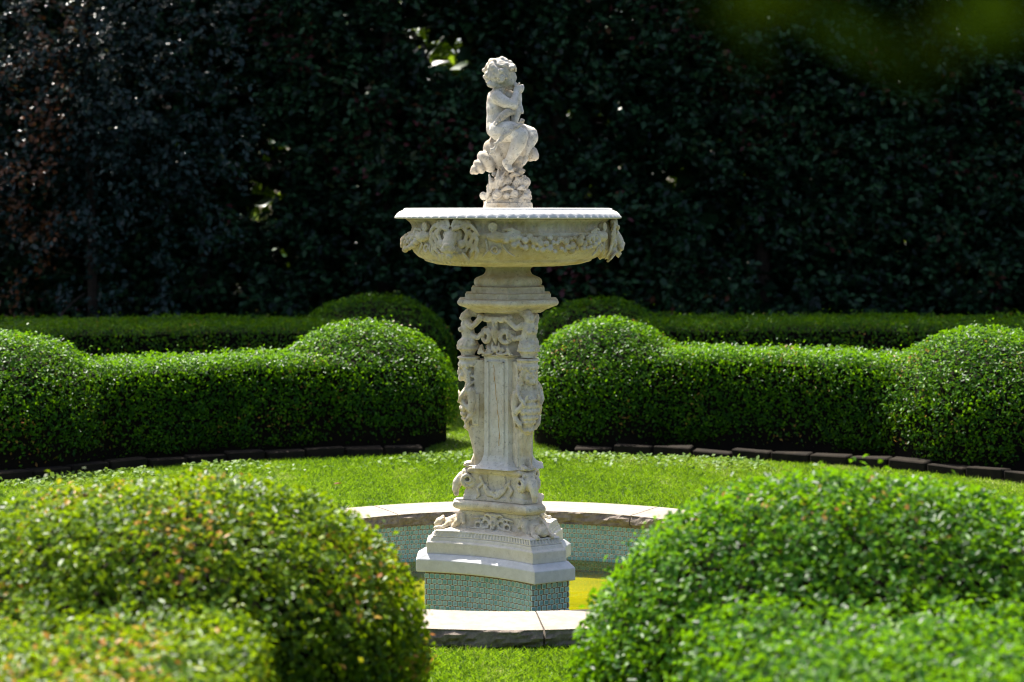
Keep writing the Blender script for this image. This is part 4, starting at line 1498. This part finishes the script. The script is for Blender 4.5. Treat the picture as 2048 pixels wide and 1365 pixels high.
# ------------------------------------------------------------------ grass
def grass_mesh(P, h, w, seed, lean=.5):
    g = np.random.default_rng(seed)
    n = len(P)
    a = g.random(n) * 2 * PI
    side = np.stack([np.cos(a), np.sin(a), np.zeros(n)], 1)
    ln = np.stack([g.normal(size=n) * lean, g.normal(size=n) * lean, np.ones(n)], 1)
    ln = unit(ln)
    hh = (h * g.uniform(.5, 1.3, n))[:, None]
    ww = (w * g.uniform(.7, 1.3, n))[:, None]
    v = np.empty((n, 4, 3), np.float32)
    v[:, 0] = P - side * ww * .5
    v[:, 1] = P + side * ww * .5
    mid = P + ln * hh * .55
    v[:, 2] = mid + side * ww * .42
    tip = P + ln * hh + np.stack([ln[:, 0], ln[:, 1], -.4 * np.abs(ln[:, 0])], 1) * hh * .35
    v[:, 3] = tip
    me = bpy.data.meshes.new('grass')
    me.vertices.add(n * 4); me.vertices.foreach_set('co', v.ravel())
    base = (np.arange(n) * 4)[:, None]
    tri = np.concatenate([base + np.array([[0, 1, 2]]), base + np.array([[0, 2, 3]])], 1).ravel().astype(np.int32)
    me.loops.add(n * 6); me.loops.foreach_set('vertex_index', tri)
    me.polygons.add(n * 2); me.polygons.foreach_set('loop_start', np.arange(0, n * 6, 3, dtype=np.int32))
    me.update(calc_edges=True)
    at = me.attributes.new('tint', 'FLOAT', 'POINT')
    t = np.clip(g.random(n) ** 1.2 * .80 + vnoise(P, 2.6, 2) * .30 + vnoise(P, 14, 5) * .30 + .10, 0, 1)
    at.data.foreach_set('value', np.repeat(t.astype(np.float32), 4))
    return me

def ring_points(n, r0, r1, a0, a1, g):
    a = R(a0) + R(a1 - a0) * g.random(n)
    r = np.sqrt(r0 * r0 + (r1 * r1 - r0 * r0) * g.random(n))
    return np.stack([r * np.cos(a), r * np.sin(a), np.full(n, -.008)], 1)
g = np.random.default_rng(8)
P1 = ring_points(230000, 1.735, 4.50, 28, 152, g)
P2 = ring_points(60000, 1.735, 4.50, 152, 388, g)
P3 = ring_points(34000, 1.735, 3.0, 252, 288, g)
n4 = 26000
P4 = np.stack([g.uniform(-.6, .36, n4), g.uniform(4.3, 9.5, n4), np.full(n4, -.006)], 1)
gr = link('grass', grass_mesh(np.concatenate([P1, P2, P3, P4]), .034, .0050, 3, .68), M['grass'])
gr['kind'] = 'stuff'

# broad clover-like weeds near the hedge edge
n5 = 2600
a = R(40) + R(100) * g.random(n5)
r = 4.38 - np.abs(g.normal(size=n5)) * .28
P5 = np.stack([r * np.cos(a), r * np.sin(a), .026 + .016 * g.random(n5)], 1)
P5 = P5[vnoise(P5, 3, 4) > -.05]
n5 = len(P5)
Nn = unit(np.array([0, 0, 1.0]) + g.normal(size=(n5, 3)) * .45)
cl = leaves_mesh('clover', P5, Nn, unit(g.normal(size=(n5, 3))), g.uniform(.022, .045, n5), g.uniform(.018, .034, n5), g.random(n5), .1)
clo = link('clover', cl, M['clover'])
clo['kind'] = 'stuff'

# ------------------------------------------------------------------ fallen leaves
def fallen(loc, rz, size, mat, label, group=None):
    v = [(0, 0, 0), (.35, .24, .10), (.7, .22, .16), (1, 0, .10), (.7, -.22, .20), (.35, -.24, .13), (.4, 0, .02), (.75, 0, .05), (-.3, 0, .03), (-.3, .02, .03)]
    f = [(0, 6, 1), (1, 6, 7, 2), (2, 7, 3), (0, 5, 6), (5, 4, 7, 6), (4, 3, 7), (0, 8, 9)]
    me = pydata('fallen_leaf', [tuple(c * size for c in p) for p in v], f)
    at = me.attributes.new('tint', 'FLOAT', 'POINT')
    at.data.foreach_set('value', np.full(len(v), .5, np.float32))
    o = link('fallen_leaf', me, mat)
    o.location = loc
    o.rotation_euler = (0, .1, rz)
    tag(o, label, 'leaf', group)
fallen((-1.13, 2.72, .035), .8, .07, M['brown_leaf'], 'curled brown dry leaf lying on the sunlit lawn left of the fountain')
fallen((.075, -1.40, .083), .4, .022, M['clover'], 'small green leaf lying on the front pool rim near its joint')

# ------------------------------------------------------------------ branch hanging close to the camera
br = thing('overhanging_branch', 'very blurred dark leafy branch hanging close at the top right', 'branch', (.42, -8.9, 2.06))
bm = bmesh.new()
limb(bm, (.40, -8.75, 2.0), (.09, -8.80, 1.885), .004, .0015, 6, .04, 7, 2)
limb(bm, (.95, -8.6, 2.45), (.40, -8.75, 2.0), .010, .004, 6, .04, 5, 3)
me = bpy.data.meshes.new('stem'); bm.to_mesh(me); bm.free()
link('stem', me, M['bark'], br)
leaf_v = [(0, 0, 0), (.25, .20, .02), (.6, .26, .03), (1, 0, -.04), (.6, -.26, .03), (.25, -.20, .02), (.3, 0, -.01), (.65, 0, -.02)]
leaf_f = [(0, 6, 1), (1, 6, 7, 2), (2, 7, 3), (0, 5, 6), (5, 4, 7, 6), (4, 3, 7)]
lme = pydata('leaf', leaf_v, leaf_f)
at = lme.attributes.new('tint', 'FLOAT', 'POINT'); at.data.foreach_set('value', np.full(8, .6, np.float32))
lme.materials.append(M['shade_leaf'])
for (x, y, z, s, rx, ry, rz) in ((.085, -8.82, 1.865, .045, .5, .5, .3), (.100, -8.80, 1.857, .04, 1.0, .4, 1.2), (.125, -8.80, 1.863, .04, .4, .6, -.4), (.148, -8.78, 1.855, .045, .9, .5, .2), (.168, -8.80, 1.861, .045, .5, .4, .9), (.13, -8.78, 1.873, .05, .5, .1, 2.0), (.18, -8.8, 1.877, .05, .5, .3, .4), (.185, -8.77, 1.865, .045, .4, .4, -.8), (.10, -8.79, 1.877, .05, .7, .2, .6), (.21, -8.78, 1.873, .05, .6, .3, 1.6)):
    o = bpy.data.objects.new('leaf', lme)
    COL.objects.link(o)
    o.parent = br
    o.location = Vector((x, y, z)) - br.location
    o.scale = (s, s, s)
    o.rotation_euler = (rx, ry, rz)
